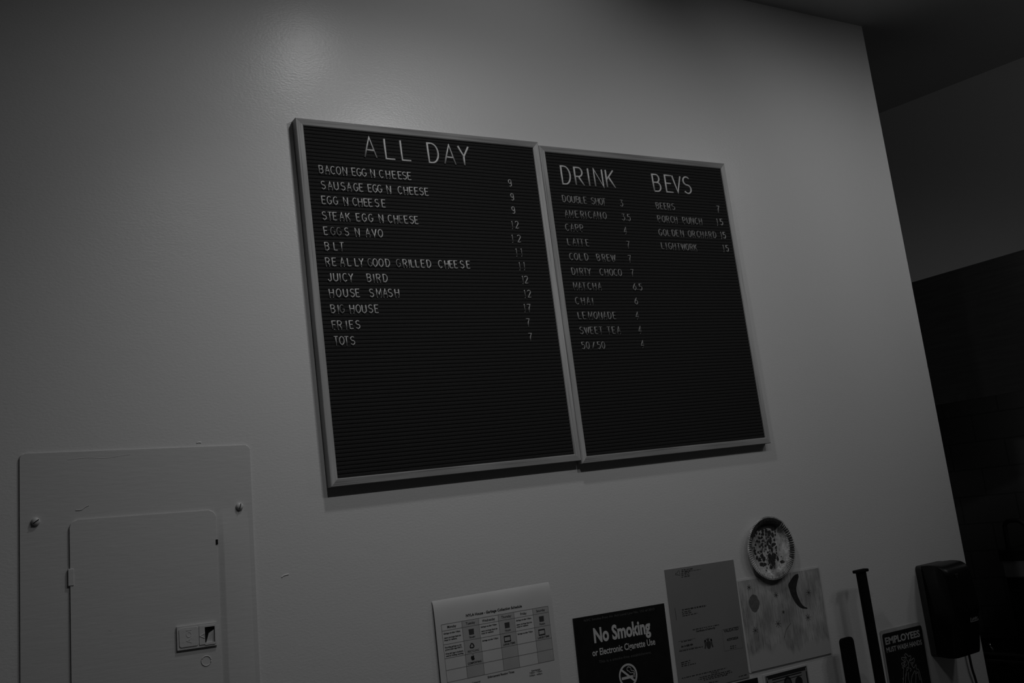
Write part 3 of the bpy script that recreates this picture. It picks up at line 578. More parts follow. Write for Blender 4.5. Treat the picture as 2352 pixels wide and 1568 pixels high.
for kind, me, mt, x, z, lab, grp, style in pend:
    o = bpy.data.objects.new('board_' + kind, me); C.objects.link(o)
    if not me.materials: me.materials.append(None)
    o.material_slots[0].link = 'OBJECT'; o.material_slots[0].material = mt
    o.location = (x, -.0172, z)
    o.rotation_euler = (0, math.radians(random.Random(lab).uniform(-1.2, 1.2)), 0)
    tag(o, lab, kind, grp)

# ---------------------------------------------------------------- breaker panel at the left
d = DOCS['panel']; it = d['it']
t = doc('breaker_panel', d, 'painted-over electrical breaker panel with a hinged door, set in the wall', 'electrical panel')
H0 = -1.0
bm = bmesh.new()
# cover plate with an opening for the door: built from strips, right-hand ramp added for its shaded slope
pw = d['w']; dl = .0955; dl = it['door'][3][0]; dr = it['door'][1][0]; dtz = it['door'][0][1]
dl = (it['door'][0][0] + it['door'][3][0]) / 2; dr = (it['door'][1][0] + it['door'][2][0]) / 2
dt = (it['door'][0][1] + it['door'][1][1]) / 2
out = rrect(0, pw, H0, 0, .008)
prism(bm, out, -.0002, -.0030, .0012)
obj('cover_plate', bm, M_panel, t)
bm = bmesh.new()
# sloped strip added beside the door's free edge to form its shade band
pts = [(dr + .0005, -.0029), (dr + .0015, -.0031), (dr + .0110, -.0080), (dr + .0135, -.0083), (dr + .062, -.0029)]
prev = None
for z, k in ((H0 + .02, 1), (dt - .090, 1), (dt - .050, .75), (dt - .020, .35), (dt - .006, .1), (dt + .004, 0)):
    row_ = [bm.verts.new((x, -.0029 + (y + .0029) * k, z)) for x, y in pts]
    if prev:
        for i in range(len(pts) - 1): bm.faces.new((prev[i], prev[i + 1], row_[i + 1], row_[i]))
    prev = row_
obj('shade_ramp', bm, M_panel, t, True)
bm = bmesh.new(); prism(bm, rrect(dl, dr, H0 + .03, dt, .013), -.0028, -.0088, .0010)
# paint run and small chips on the face
stroke(bm, curve_pts([(dl + .06, dt - .19), (dl + .063, dt - .192), (dl + .066, dt - .19)], 3), .0012, -.0090)
door = obj('door', bm, M_panel, t)
door.location = (0, .0026, 0)
hx0, hx1 = it['hinge'][0][0], it['hinge'][1][0]
bm = bmesh.new(); box(bm, hx0, hx1 + .001, -.0100, -.0028, it['hinge'][2][1], it['hinge'][1][1], .0008); obj('hinge', bm, M_panel, door)
bm = bmesh.new(); box(bm, hx0, hx1 + .001, -.0100, -.0028, it['hinge'][2][1] - .26, it['hinge'][1][1] - .26, .0008); obj('hinge', bm, M_panel, door)
lt = it['latch']; lx0, lx1 = (lt[0][0] + lt[3][0]) / 2, (lt[1][0] + lt[2][0]) / 2; lz0, lz1 = (lt[2][1] + lt[3][1]) / 2, (lt[0][1] + lt[1][1]) / 2
ho = it['hole']; ox0, ox1 = (ho[0][0] + ho[3][0]) / 2, (ho[1][0] + ho[2][0]) / 2; oz0, oz1 = (ho[2][1] + ho[3][1]) / 2, (ho[0][1] + ho[1][1]) / 2
bm = bmesh.new()
for q in ((lx0, ox0, lz0, lz1), (ox1, lx1, lz0, lz1), (ox0, ox1, lz0, oz0), (ox0, ox1, oz1, lz1)):
    box(bm, q[0], q[1], -.0126, -.0080, q[2], q[3])
bmesh.ops.remove_doubles(bm, verts=bm.verts, dist=1e-5)
latch = obj('latch', bm, M_panel, door)
bm = bmesh.new()
sx = it['split'][0][0]
for q in ((lx0 + .0035, sx - .0008, lz0 + .0045, lz1 - .0035),):
    prism(bm, rrect(q[0], q[1], q[2], q[3], .003), -.0122, -.0138, .0006)
for q in ((sx + .0008, ox0, lz0 + .0045, lz1 - .0035), (ox0, ox1, lz0 + .0030, oz0), (ox0, ox1, oz1, lz1 - .0035), (ox1, lx1 - .0025, lz0 + .0045, lz1 - .0035)):
    box(bm, q[0], q[1], -.0138, -.0122, q[2], q[3])
ar = it['arrow']; 
for k in range(3): tube(bm, [(ar[k][0], -.0138, ar[k][1]), (ar[(k + 1) % 3][0], -.0138, ar[(k + 1) % 3][1])], .0008, 6)
obj('latch_face', bm, M_panel, latch)
bm = bmesh.new()
em = it['emb']; hgt = em[1][0] - em[0][0]
vs, fs, asp = glyphs('AOI', .0)
ln = em[2][1] - em[0][1]
nv = [bm.verts.new((em[1][0] - z * hgt, -.0142, em[0][1] + x * ln)) for x, z in vs]
for f in fs: bm.faces.new([nv[i] for i in f])
r_ = bmesh.ops.extrude_face_region(bm, geom=list(bm.faces))
bmesh.ops.translate(bm, vec=(0, .0005, 0), verts=[v for v in r_['geom'] if isinstance(v, bmesh.types.BMVert)])
obj('embossed_letters', bm, M_panel, latch)
bm = bmesh.new(); box(bm, ox0, ox1, -.0089, -.0086, oz0, oz1); obj('latch_recess', bm, M_hole, latch)
bm = bmesh.new()
sv = [bm.verts.new(p) for p in ((ox0 + .003, -.0089, oz0), (ox1, -.0092, oz0), (ox1 - .001, -.0120, oz1 - .006), (ox0 + .008, -.0092, oz1 - .011))]
bm.faces.new(sv); obj('latch_slider', bm, M_panel, latch)
kc = it['knock']; kr = abs(kc[0][0] - kc[1][0])
bm = bmesh.new()
ringp = [(kc[0][0] + kr * math.cos(2 * PI * k / 32), -.0087, kc[0][1] + kr * math.sin(2 * PI * k / 32)) for k in range(33)]
tube(bm, ringp, .0011, 6); obj('knockout_ring', bm, M_panel, door, True)
for i, (s_, sr) in enumerate(zip(it['screw'], it['sr'])):
    r = abs(s_[0] - sr[0]) * .92; bm = bmesh.new()
    rings = []
    for q, y in ((1, -.0029), (1, -.0060), (.85, -.0076), (.5, -.0088), (.12, -.0092)):
        rings.append([bm.verts.new((s_[0] + r * q * math.cos(2 * PI * k / 20), y, s_[1] + r * q * math.sin(2 * PI * k / 20))) for k in range(20)])
    for u, v in zip(rings, rings[1:]):
        for k in range(20): bm.faces.new((u[k], u[(k + 1) % 20], v[(k + 1) % 20], v[k]))
    bm.faces.new(rings[-1])
    sc = obj('screw', bm, M_panel, t, True)
    an = math.radians(35 + 40 * i); bm = bmesh.new()
    stroke(bm, [(s_[0] - r * .8 * math.cos(an), s_[1] - r * .8 * math.sin(an)), (s_[0] + r * .8 * math.cos(an), s_[1] + r * .8 * math.sin(an))], r * .22, -.0094)
    obj('screw_slot', bm, M_hole, sc)
bm = bmesh.new(); tube(bm, [(x, -.0032, z) for x, z in curve_pts(it['mark'], 4)], .0008, 6)
tube(bm, [(x, -.0030, z) for x, z in curve_pts([(.075, -.0135), (.105, -.0115), (.135, -.0135), (.15, -.0120), (.178, -.0085)], 4)], .00035, 6)
obj('paint_run', bm, M_panel, t)
bm = bmesh.new(); box(bm, it['tick'][0][0] - .0002, it['tick'][1][0] + .001, -.0096, -.0028, it['tick'][1][1], it['tick'][0][1]); obj('door_catch', bm, M_hole, door)

# ---------------------------------------------------------------- collection schedule
rnd = random.Random(4)
d = DOCS['garb']; it = d['it']
t = doc('schedule_sheet', d, 'white printed weekly garbage collection schedule taped to the wall', 'notice')
def gy(u, v):      # the sheet lies on the wall along its top edge and bows off it below
    return -.0012 - .0058 * (1 - math.exp(v / .012))
Wd = d['w']; Hh = .222
bm = bmesh.new(); NU, NV = 6, 40
for sgn in (0, .0004):
    G_ = [[bm.verts.new((Wd * i / NU, gy(0, -Hh * (j / NV) ** 2) + sgn, -Hh * (j / NV) ** 2)) for i in range(NU + 1)] for j in range(NV + 1)]
    for j in range(NV):
        for i in range(NU): bm.faces.new((G_[j][i], G_[j][i + 1], G_[j + 1][i + 1], G_[j + 1][i]))
obj('paper_sheet', bm, M_paper, t, True)
yp = -.0074
tb = it['table']
def tp(fx, fy):
    a = [tb[0][k] + (tb[1][k] - tb[0][k]) * fx for k in (0, 1)]; c = [tb[3][k] + (tb[2][k] - tb[3][k]) * fx for k in (0, 1)]
    return (a[0] + (c[0] - a[0]) * fy, a[1] + (c[1] - a[1]) * fy)
cols = [0, .181, .334, .515, .665, .846, 1]; rws = [0, .112, .35, .59, .794, 1]
bm = bmesh.new()
for k in (1, 3, 5): flat(bm, [tp(cols[k], 0), tp(cols[k + 1], 0), tp(cols[k + 1], 1), tp(cols[k], 1)], yp + .0002)
obj('shaded_columns', bm, M_cell, t)
bm = bmesh.new()
for c_ in cols: stroke(bm, [tp(c_, 0), tp(c_, 1)], .0006, yp)
for r_ in rws: stroke(bm, [tp(0, r_), tp(1, r_)], .0006, yp)
obj('table_lines', bm, M_lineink, t)
bm = bmesh.new(); text3(bm, 'NYLA House - Garbage Collection Schedule', it['title'], yp, .022); obj('title_print', bm, M_ink, t)
bm = bmesh.new()
for k, s in enumerate(('Monday', 'Tuesday', 'Wednesday', 'Thursday', 'Friday', 'Saturday')):
    p = tp((cols[k] + cols[k + 1]) / 2, .078); text(bm, s, p[0], p[1], None, .0050, yp, 0, .012, True)
obj('weekday_print', bm, M_ink, t); bm = bmesh.new()
def small(col, fr, s, wfrac, bold=.028):
    p = tp(cols[col] + .012, fr); q = tp(cols[col] + .012 + wfrac * (cols[col + 1] - cols[col] - .02), fr)
    text(bm, s, p[0], p[1], q[0] - p[0], .0030, yp, q[1] - p[1], bold)
for k in (0, 2, 4):
    small(k, .175, 'Garbage out after 7:30pm.', .93); small(k, .250, 'Leave one large black bin', .93); small(k, .290, 'empty for residents.', .70)
    if k: small(k, .42, 'Garbage out after 7:30pm.', .93)
    else:
        for v, s, wf in ((.415, 'Recycling garbage on the', .9), (.455, 'ground (clear bags ONLY).', .93), (.525, 'Drop left bags in backyard,', .97), (.565, 'used for holding recycling.', .97)): small(0, v, s, wf)
    obj('instruction_print', bm, M_ink, t); bm = bmesh.new()
for col, fr, s, hh, bo in ((1, .325, 'TRASH', .0038, .022), (3, .325, 'TRASH', .0038, .022), (5, .325, 'TRASH', .0038, .022), (1, .565, 'RECYCLING', .0038, .010), (1, .772, 'COMPOSTING', .0040, .026), (3, .565, 'LARGE ITEMS', .0040, .026), (5, .565, 'LARGE ITEMS', .0040, .026)):
    p = tp((cols[col] + cols[col + 1]) / 2, fr); text(bm, s, p[0], p[1], None, hh, yp, 0, bo, True)
obj('caption_print', bm, M_ink, t); bm = bmesh.new()
text3(bm, 'Enforcement Routing Times', it['enf'], yp, .02)
obj('times_heading_print', bm, M_ink, t); bm = bmesh.new()
text(bm, 'Residential', it['res'][0][0], it['res'][0][1], it['res'][1][0] - it['res'][0][0], .0034, yp, it['res'][1][1] - it['res'][0][1], .01)
text(bm, '7:00am - 7:30am', it['r2'][0][0], it['r2'][0][1], it['r2'][1][0] - it['r2'][0][0], .0034, yp, it['r2'][1][1] - it['r2'][0][1], .01)
text(bm, '5:00pm - 6:00pm', it['r3'][0][0], it['r3'][0][1], it['r3'][1][0] - it['r3'][0][0], .0034, yp, it['r3'][1][1] - it['r3'][0][1], .01)
text(bm, 'Commercial', it['com'][0][0], it['com'][0][1], it['com'][1][0] - it['com'][0][0], .0034, yp, it['com'][1][1] - it['com'][0][1], .01)
obj('times_print', bm, M_ink, t)
for col in (1, 3, 5):
    p = tp((cols[col] + cols[col + 1]) / 2, .215); bm = bmesh.new()
    flat(bm, [(p[0] - .0058, p[1] - .0055), (p[0] + .0058, p[1] - .0055), (p[0] + .0062, p[1] + .0058), (p[0] - .0062, p[1] + .0058)], yp)
    obj('trash_icon', bm, M_softink, t)
for col in (3, 5):
    p = tp((cols[col] + cols[col + 1]) / 2 - .012, .455); bm = bmesh.new()
    stroke(bm, [(p[0] - .0075, p[1] - .0052), (p[0] + .0075, p[1] - .0052), (p[0] + .0075, p[1] + .0052), (p[0] - .0075, p[1] + .0052)], .003, yp, True)
    obj('large_item_icon', bm, M_ink, t)
p = tp((cols[1] + cols[2]) / 2 - .008, .46); bm = bmesh.new()
for k in range(3):
    a0 = math.radians(90 + 120 * k)
    def rp(x, z): return (p[0] + x * math.cos(a0 - PI / 2) - z * math.sin(a0 - PI / 2), p[1] + x * math.sin(a0 - PI / 2) + z * math.cos(a0 - PI / 2))
    flat(bm, [rp(-.0044, .0012), rp(-.0020, .0058), (rp(.0016, .0058)), rp(.0004, .0034), rp(-.0008, .0034), rp(-.0022, .0006)], yp)
    flat(bm, [rp(.0010, .0060), rp(.0046, .0030), rp(.0012, .0018)], yp)
obj('recycling_icon', bm, M_ink, t)
p = tp((cols[1] + cols[2]) / 2 - .012, .665); bm = bmesh.new()
pts = [(0, .0030), (.0020, .0040), (.0038, .0032), (.0030, .0012), (.0032, -.0008), (.0042, -.0020), (.0028, -.0048), (.0012, -.0054), (0, -.0048), (-.0014, -.0054), (-.0030, -.0044), (-.0044, -.0012), (-.0042, .0020), (-.0026, .0038)]
flat(bm, [(p[0] + x, p[1] + z) for x, z in pts], yp)
flat(bm, [(p[0] + x, p[1] + z) for x, z in ((0, .0048), (.0004, .0066), (.0018, .0074), (.0016, .0056))], yp)
obj('apple_icon', bm, M_ink, t)

# ---------------------------------------------------------------- no smoking sign
d = DOCS['smoke']; it = d['it']
t = doc('no_smoking_sign', d, 'black No Smoking sign with white lettering and crossed-out cigarette symbol', 'sign')
bm = bmesh.new(); prism(bm, [(0, -.36), (d['w'], -.36), (d['w'], 0), (0, 0)], -.0003, -.0030); obj('sign_card', bm, M_black, t)
bm = bmesh.new(); text3(bm, 'No Smoking', it['ns'], -.0032, .036); obj('headline_print', bm, M_signwhite, t)
bm = bmesh.new(); text3(bm, 'or Electronic Cigarette Use', it['or_'], -.0032, .018); obj('second_line_print', bm, M_signwhite, t)
bm = bmesh.new(); text3(bm, 'NYC Smoke-Free Air Act Local Law No. 152 of 2013', it['l1'], -.0032, -.004); obj('law_line_print', bm, M_signdim, t)
bm = bmesh.new(); text3(bm, 'This is a smoke-free establishment.', it['th'], -.0032, -.004); obj('notice_line_print', bm, M_signdim, t)
cx, cz = it['c'][0]; rr = (it['c'][2][0] - it['c'][1][0]) / 2; rz_ = it['c'][3][1] - cz
bm = bmesh.new(); stroke(bm, arc(cx, cz, rr - .0022, rz_ - .0022, 0, 360, 48)[:-1], .0044, -.0032, True)
k = math.radians(140); stroke(bm, [(cx + rr * .9 * math.cos(k), cz + rz_ * .9 * math.sin(k)), (cx - rr * .9 * math.cos(k), cz - rz_ * .9 * math.sin(k))], .0046, -.0033)
cg = it['cig']; stroke(bm, cg, .0058, -.0034)
for q in it['ash']: stroke(bm, [(q[0], q[1] - .0028), (q[0], q[1] + .0028)], .0012, -.0034)
stroke(bm, curve_pts(it['s1'], 4), .0014, -.0034); stroke(bm, curve_pts(it['s2'], 4), .0014, -.0034)
obj('no_smoking_symbol', bm, M_signwhite, t)

# ---------------------------------------------------------------- certificate
d = DOCS['letter']; it = d['it']
t = doc('certificate_sheet', d, 'mid-grey official certificate sheet stamped VALIDATED, right of the No Smoking sign', 'notice')
bm = bmesh.new(); prism(bm, [(0, -.2808), (d['w'], -.2808), (d['w'], 0), (0, 0)], -.0003, -.0020); obj('paper_sheet', bm, M_grey_paper, t)
for nm, idx in (('letterhead_print', range(0, 6)), ('addressee_print', range(6, 10)), ('subheading_print', (10,)), ('validity_print', (11, 12)), ('number_print', (13,)), ('note_line_print', (14,)), ('address_print', (15, 16, 17)), ('terms_print', range(18, 24)), ('form_code_print', (24,))):
    bm = bmesh.new()
    for i in idx: dashes(bm, it['ln%d' % i][0], it['ln%d' % i][1], .0016 * d['lw'][i], -.0022, rnd)
    if nm == 'number_print': dashes(bm, it['num'][0], it['num'][1], .0030, -.0022, rnd)
    obj(nm, bm, M_ink, t)
bm = bmesh.new(); text3(bm, 'Certificate of Authority', it['cert'], -.0022, .028); text3(bm, 'VALIDATED', it['val'], -.0022, .022); text3(bm, '4/29/2024', it['date'], -.0022, .032); obj('heading_print', bm, M_ink, t)
bm = bmesh.new(); stroke(bm, it['b1'], .0005, -.0022, True); stroke(bm, it['b2'], .0005, -.0022, True); stroke(bm, it['vbar'], .0011, -.0022); stroke(bm, it['logo'], .0010, -.0022)
obj('ruled_boxes', bm, M_softink, t)
c0, cl, ct = it['crest']; rx = abs(c0[0] - cl[0]); rz = abs(ct[1] - c0[1])
bm = bmesh.new()
flat(bm, [(c0[0] + a * rx, c0[1] + b_ * rz) for a, b_ in ((-.55, .3), (.55, .3), (.6, -.3), (.35, -.85), (0, -1), (-.35, -.85), (-.6, -.3))], -.0022)
flat(bm, [(c0[0] + a * rx, c0[1] + b_ * rz) for a, b_ in ((-.2, .3), (.2, .3), (.25, .7), (.45, .9), (.05, .78), (-.05, .98), (-.12, .75), (-.5, .85))], -.0022)
for s in (-1, 1):
    stroke(bm, [(c0[0] + s * a * rx, c0[1] + b_ * rz) for a, b_ in ((.62, .55), (.85, .35), (.78, 0), (.82, -.4), (1, -.8))], rx * .3, -.0022)
    disc(bm, c0[0] + s * rx * .75, c0[1] + rz * .5, rx * .22, rx * .22, -.0022, 12)
obj('crest_emblem', bm, M_softink, t)

# ---------------------------------------------------------------- child's drawing
d = DOCS['draw']; it = d['it']
t = doc('crayon_drawing', d, "child's streaky crayon drawing with a dark crescent moon, below the paper plate", 'drawing')
Wd = d['w']; Hh = .2166
bm = bmesh.new(); prism(bm, rrect(-.004, Wd + .006, -Hh - .003, .004, .006), -.0003, -.0014); obj('clear_sleeve', bm, M_sleeve, t)
bm = bmesh.new(); prism(bm, [(.004, -Hh), (Wd, -Hh), (Wd, 0), (0, 0)], -.0014, -.0032); obj('paper_sheet', bm, M_draw, t)
bm = bmesh.new(); flat(bm, curve_pts(it['cres'], 3)[:-1], -.0034); obj('crescent_moon', bm, M_moon, t)
ov = it['oval']; bm = bmesh.new()
ro = random.Random(2); vs = []
for k in range(34):
    a = 2 * PI * k / 34; q = ro.uniform(.93, 1.05); vs.append((ov[0][0] + abs(ov[1][0] - ov[0][0]) * q * math.cos(a), ov[0][1] + abs(ov[2][1] - ov[0][1]) * q * math.sin(a)))
flat(bm, vs, -.0034); obj('crayon_oval', bm, M_oval, t)
for k, s_ in enumerate(it['stars']):
    bm = bmesh.new(); r = (.0075, .008, .0095, .0105, .0095, .0095, .005)[k]
    for a in (20, 65, 110, 155):
        a = math.radians(a + 7 * k); stroke(bm, [(s_[0] - r * math.cos(a), s_[1] - r * math.sin(a)), (s_[0] + r * math.cos(a), s_[1] + r * math.sin(a))], .0014, -.0034)
    obj('crayon_star', bm, M_star, t)
bm = bmesh.new(); stroke(bm, curve_pts(it['line'], 4), .0016, -.0034); obj('crayon_line', bm, M_oval, t)

# ---------------------------------------------------------------- paper plate
d = DOCS['plate']; rx, rz = d['r']
t = tag(empty('paper_plate', (d['o'][0], 0, d['o'][1])), 'round fluted paper plate daubed with dark paint, hung above the crayon drawing', 'plate')
bm = bmesh.new(); NS = 180
prof = [(0, -.004), (.45, -.004), (.70, -.0045), (.76, -.007), (.80, -.0125), (.86, -.0150), (.95, -.0162), (1.0, -.0150)]
rings = []
for q, y in prof[1:]:
    fl = .0019 if .79 < q < .99 else 0
    rings.append([bm.verts.new((rx * q * math.cos(2 * PI * k / NS), y + fl * (1 if k % 2 else -1) * .5, rz * q * math.sin(2 * PI * k / NS))) for k in range(NS)])
bm.faces.new(rings[0])
for u, v in zip(rings, rings[1:]):
    for k in range(NS): bm.faces.new((u[k], u[(k + 1) % NS], v[(k + 1) % NS], v[k]))
po = obj('plate_body', bm, M_plate, t)
so = po.modifiers.new('thickness', 'SOLIDIFY'); so.thickness = .0007; so.offset = -1
def py_(u, v):
    q = math.hypot(u / rx, v / rz)
    for (a, ya), (b_, yb) in zip(prof, prof[1:]):
        if a <= q <= b_: return ya + (yb - ya) * (q - a) / (b_ - a)
    return -.016
bm = bmesh.new(); rd = random.Random(8)
def dab(u, v, ru, rv, n=14):
    c_ = bm.verts.new((u, py_(u, v) - .0009, v)); rim = []
    for k in range(n):
        a = 2 * PI * k / n; q = rd.uniform(.75, 1.15); x, z = u + ru * q * math.cos(a), v + rv * q * math.sin(a)
        rim.append(bm.verts.new((x, py_(x, z) - .0007, z)))
    for k in range(n): bm.faces.new((c_, rim[k], rim[(k + 1) % n]))
for u, v, ru, rv in d['dabs']: dab(u, v, ru, rv)
for k in range(70):
    u, v = rd.gauss(-.012, .030), rd.uniform(-.058, .050)
    if math.hypot(u / rx, v / rz) < .72: dab(u, v, rd.uniform(.0010, .0024), rd.uniform(.0012, .0030), 8)
obj('paint_dabs', bm, M_dab, t)
bm = bmesh.new()
def rimpatch(a0, a1, q0, q1):
    n = max(2, int(abs(a1 - a0) / 2.5))
    for k in range(n):
        c4 = []
        for a, q in ((a0 + (a1 - a0) * k / n, q0), (a0 + (a1 - a0) * (k + 1) / n, q0), (a0 + (a1 - a0) * (k + 1) / n, q1), (a0 + (a1 - a0) * k / n, q1)):
            x, z = rx * q * math.cos(math.radians(a)), rz * q * math.sin(math.radians(a)); c4.append(bm.verts.new((x, py_(x, z) - .0010, z)))
        bm.faces.new(c4)
for q0, q1 in ((.64, .70), (.70, .76), (.76, .80), (.80, .86), (.86, .95)):
    rimpatch(52, 118, q0, q1)
    if q0 >= .70: rimpatch(118, 150, q0, q1)
for a0 in range(150, 176, 5): rimpatch(a0, a0 + 2.6, .82, .95)
for a0 in list(range(22, 52, 5)) + list(range(-28, 18, 5)): rimpatch(a0, a0 + rd.choice((2.4, 3.0, 3.6)), .80, .86); rimpatch(a0, a0 + 2.6, .86, .94)
obj('painted_rim', bm, M_dab, t)

# ---------------------------------------------------------------- banknote and dark placard (cut by the frame)
d = DOCS['bill']; it = d['it']
t = doc('banknote', d, 'framed dark-bordered banknote on the wall below the crayon drawing', 'banknote')
mg = it['margin']
bm = bmesh.new(); prism(bm, [(mg[0][0] - .001, -.075), (d['w'] + .004, -.075), (d['w'] + .004, mg[1][1] + .001), (mg[0][0] - .001, mg[0][1] + .001)], -.0003, -.0012); obj('clear_sleeve', bm, M_sleeve, t)
Wd = d['w']; Hn = -.0665
bm = bmesh.new(); prism(bm, [(0, Hn), (Wd, Hn), (Wd, 0), (0, 0)], -.0012, -.0020); obj('note_paper', bm, M_grey_paper, t)
bm = bmesh.new()
stroke(bm, [(.005, Hn + .005), (Wd - .005, Hn + .005), (Wd - .005, -.005), (.005, -.005)], .0095, -.0022, True)
for q, wd_ in ((.0125, .0028), (.019, .0016)): stroke(bm, [(.022, -q), (Wd - .022, -q)], wd_, -.0022)
disc(bm, Wd * .5, -.033, .0145, .0195, -.0022)
disc(bm, Wd * .76, -.033, .013, .013, -.0022); disc(bm, Wd * .26, -.035, .011, .011, -.0022)
obj('engraved_border', bm, M_ink, t)
bm = bmesh.new(); disc(bm, Wd * .5, -.033, .0095, .0145, -.0024); obj('portrait_oval', bm, M_softink, t)
bm = bmesh.new()
for u in (.0035, Wd - .0085):
    text(bm, '1', u + .0012, -.0125, .0030, .0085, -.0024, 0, .02); text(bm, '1', u + .0012, Hn + .004, .0030, .0085, -.0024, 0, .02)
obj('corner_numerals', bm, M_line_art, t)
d = DOCS['black']
t = doc('dark_placard', d, 'plain black placard under the certificate sheet, mostly below the frame', 'sign')
bm = bmesh.new(); prism(bm, [(-.06, -.20), (d['w'], -.20), (d['w'], 0), (-.06, 0)], -.0003, -.0030); obj('sign_card', bm, M_black, t)

# ---------------------------------------------------------------- hand washing sign
d = DOCS['wash']; it = d['it']
t = doc('hand_washing_sign', d, 'black EMPLOYEES MUST WASH HANDS sign with line-drawn hands and pale border', 'sign')
Wd = d['w'] + .004
sl = it['sleeve']
bm = bmesh.new(); prism(bm, rrect(sl[0][0], sl[1][0] + .010, -.40, (sl[0][1] + sl[1][1]) / 2, .006), -.0003, -.0024); obj('pale_backing', bm, M_washwhite, t)
bm = bmesh.new(); prism(bm, rrect(.002, Wd, -.36, .0, .006), -.0024, -.0042); obj('sign_face', bm, M_black, t)
bm = bmesh.new(); text3(bm, 'EMPLOYEES', it['emp'], -.0044, .034); text3(bm, 'MUST WASH HANDS', it['must'], -.0044, .020); obj('lettering', bm, M_washwhite, t)
bm = bmesh.new()
for i in range(d['nh']): stroke(bm, curve_pts(it['h%d' % i], 4), .0019, -.0044)
obj('hands_line_drawing', bm, M_line_art, t)

# ---------------------------------------------------------------- black pole and bar in front of the wall
t = tag(empty('black_pole', (2.166, -.05, 0)), 'tall black pole with a flat T-shaped cap, beside the hand washing sign', 'pole')
bm = bmesh.new(); box(bm, -.0148, .0148, -.006, .006, 0, 1.402, .002); obj('shaft', bm, M_matteblack, t)
bm = bmesh.new(); box(bm, -.0225, .0225, -.009, .009, 1.4005, 1.4085, .002); obj('flat_cap', bm, M_matteblack, t)
bm = bmesh.new(); box(bm, -.04, .04, -.03, .035, 0, .012, .003); obj('foot', bm, M_matteblack, t)
bm = bmesh.new(); prism(bm, rrect(-.0235, .0235, 0, 1.2475, .011), .004, -.004, .0012)
t = tag(obj('black_bar', bm, M_matteblack), 'shorter flat black bar with rounded top, left of the tall black pole', 'bar')
t.location = (2.082, -.036, 0)

# ---------------------------------------------------------------- soap dispenser
t = tag(empty('soap_dispenser', (2.451, 0, 1.127)), 'black wall-mounted dispenser with rounded top at the end of the wall', 'dispenser')
DW, DH = .114, .250
bm = bmesh.new(); prism(bm, rrect(0, DW, 0, DH, .010), -.0003, -.0195, .003); obj('mounting_plate', bm, M_greyplastic, t)
bm = bmesh.new()
# side profile (depth, height) swept across the width with rounded ends
sp_ = [(-.0195, .003), (-.070, .000), (-.083, .012), (-.098, .095), (-.106, .124), (-.104, .165), (-.101, .205), (-.097, .228), (-.088, .241), (-.072, .249), (-.045, .2515), (-.0195, .250)]
sp_ = curve_pts(sp_, 4)
secs = []
for q, sh in ((.001, .86), (.002, .91), (.004, .95), (.008, .985), (.014, 1.0), (.035, 1.008), (.057, 1.012), (.079, 1.008), (.100, 1.0), (.106, .985), (.110, .95), (.112, .91), (.113, .86)):
    secs.append([bm.verts.new((q, -.0195 + (y + .0195) * sh, DH / 2 + (z - DH / 2) * (.985 + .015 * sh))) for y, z in sp_])
n_ = len(sp_)
for u, v in zip(secs, secs[1:]):
    for k in range(n_): bm.faces.new((u[k], u[(k + 1) % n_], v[(k + 1) % n_], v[k]))
ends = [bm.faces.new(secs[0]), bm.faces.new(secs[-1])]
body = obj('front_cover', bm, M_blackplastic, t, True)
bm = bmesh.new(); box(bm, .030, .041, -.1042, -.1010, .220, .224); box(bm, .033, .038, -.1042, -.1010, .214, .217); obj('lock_slot', bm, M_greyplastic, body)
bm = bmesh.new()
yl = -.1078; lx = .063; lz = .088; lw = .036
def fy(z): return -.0195 + (-.083 + (z - .012) / (.095 - .012) * (-.098 + .083) + .0195) * 1.014 - .0010
def fpt(x, z): return (x, fy(z), z)
vs, fs, asp = glyphs('LAVEX', .02)
nv = [bm.verts.new(fpt(lx + .006 + x * (lw - .010), lz + .0035 + z * .0075)) for x, z in vs]
for f in fs: bm.faces.new([nv[i] for i in f])
for a, c_ in (((lx, lz), (lx + .0022, lz + .0125)), ((lx, lz), (lx + lw, lz + .0016)), ((lx + lw - .002, lz), (lx + lw, lz + .005))):
    bm.faces.new([bm.verts.new(fpt(x, z)) for x, z in ((a[0], a[1]), (c_[0], a[1]), (c_[0], c_[1]), (a[0], c_[1]))])
obj('logo_print', bm, M_logo, body)
bm = bmesh.new(); tube(bm, curve_pts([(2.603, -.010, 1.135), (2.604, -.010, 1.098), (2.607, -.009, 1.066), (2.615, -.008, 1.030), (2.624, -.008, .95), (2.628, -.008, .80), (2.628, -.008, .40)], 5), .0034, 8)
tag(obj('power_cable', bm, M_cable, None, True), 'thin black cable hanging down the wall below the black dispenser', 'cable')

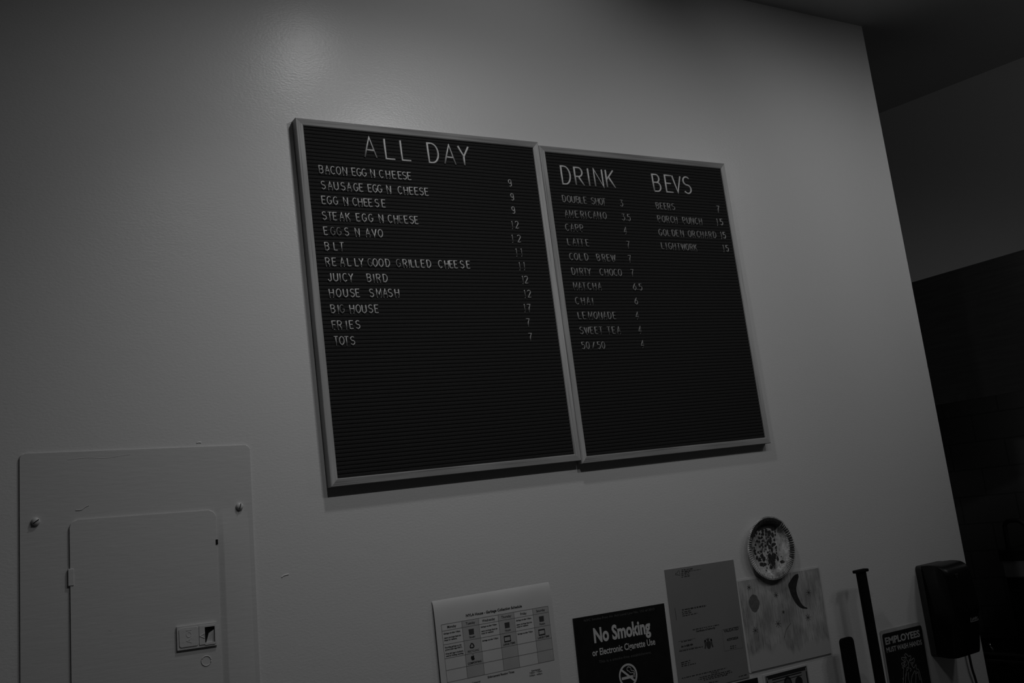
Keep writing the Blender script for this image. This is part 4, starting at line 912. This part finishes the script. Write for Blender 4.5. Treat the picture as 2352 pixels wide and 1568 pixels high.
# ---------------------------------------------------------------- dark kitchen beyond the wall end
t = tag(empty('extractor_hood', (3.2, 0, 1.847)), 'dark steel extractor hood on the kitchen side wall', 'hood')
HY0, HY1 = -.60, 1.15
bm = bmesh.new()
a = [(0, HY0), (0, HY1), (wx(HY1) - 3.2 - .010, HY1), (wx(HY0) - 3.2 - .010, HY0)]
kprism(bm, a, .022, .456); obj('hood_body', bm, M_steel, t)
bm = bmesh.new(); kprism(bm, [(-.006, HY0), (-.006, HY1), (.03, HY1), (.03, HY0)], 0, .022); obj('lower_lip', bm, M_steel_edge, t)
t = tag(empty('work_counter', (3.16, 0, 0)), 'dark work counter with a thin steel edge along the kitchen wall', 'counter')
bm = bmesh.new(); kprism(bm, [(.02, HY0), (.02, HY1), (wx(HY1) - 3.16 - .012, HY1), (wx(HY0) - 3.16 - .012, HY0)], 0, .955); obj('base_cabinet', bm, M_dark, t)
bm = bmesh.new(); kprism(bm, [(.04, HY0), (.04, HY1), (wx(HY1) - 3.16 - .012, HY1), (wx(HY0) - 3.16 - .012, HY0)], .956, .983); obj('counter_top', bm, M_dark, t)
bm = bmesh.new(); box(bm, .034, .04, HY0, HY1, .977, .983); box(bm, .03, .04, HY0, HY1, .956, .961); obj('steel_edge', bm, M_steel_edge, t)
bm = bmesh.new(); tube(bm, [(0, 0, 0), (0, 0, .012), (0, .002, .016)], .006, 12); tube(bm, [(0, .004, .016), (0, .006, .028)], .0035, 10)
kn = tag(obj('chrome_knob', bm, M_chrome, None, True), 'tiny shiny chrome knob on the front edge of the dark work counter', 'knob')
kn.location = (3.212, .333, .983)
t = tag(empty('countertop_appliance', (3.205, 0, .983)), 'dark countertop appliance with an upright loop handle, below the extractor hood', 'appliance')
bm = bmesh.new(); box(bm, .002, .19, -.40, .226, 0, .252, .004); obj('body', bm, M_dark, t)
bm = bmesh.new(); box(bm, -.004, .0018, -.38, .222, .256, .308); box(bm, 0, .0018, -.38, .222, .252, .256); obj('control_panel', bm, M_darkpanel, t)
bm = bmesh.new(); box(bm, -.006, .20, -.40, .232, .308, .345, .003); obj('top_band', bm, M_dark, t)
bm = bmesh.new(); tube(bm, curve_pts([(.02, .207, .343), (.02, .205, .40), (.02, .203, .425), (.02, .190, .438), (.02, .165, .440), (.02, .145, .436), (.02, .118, .412)], 4), .0075, 10); obj('loop_handle', bm, M_dark, t, True)
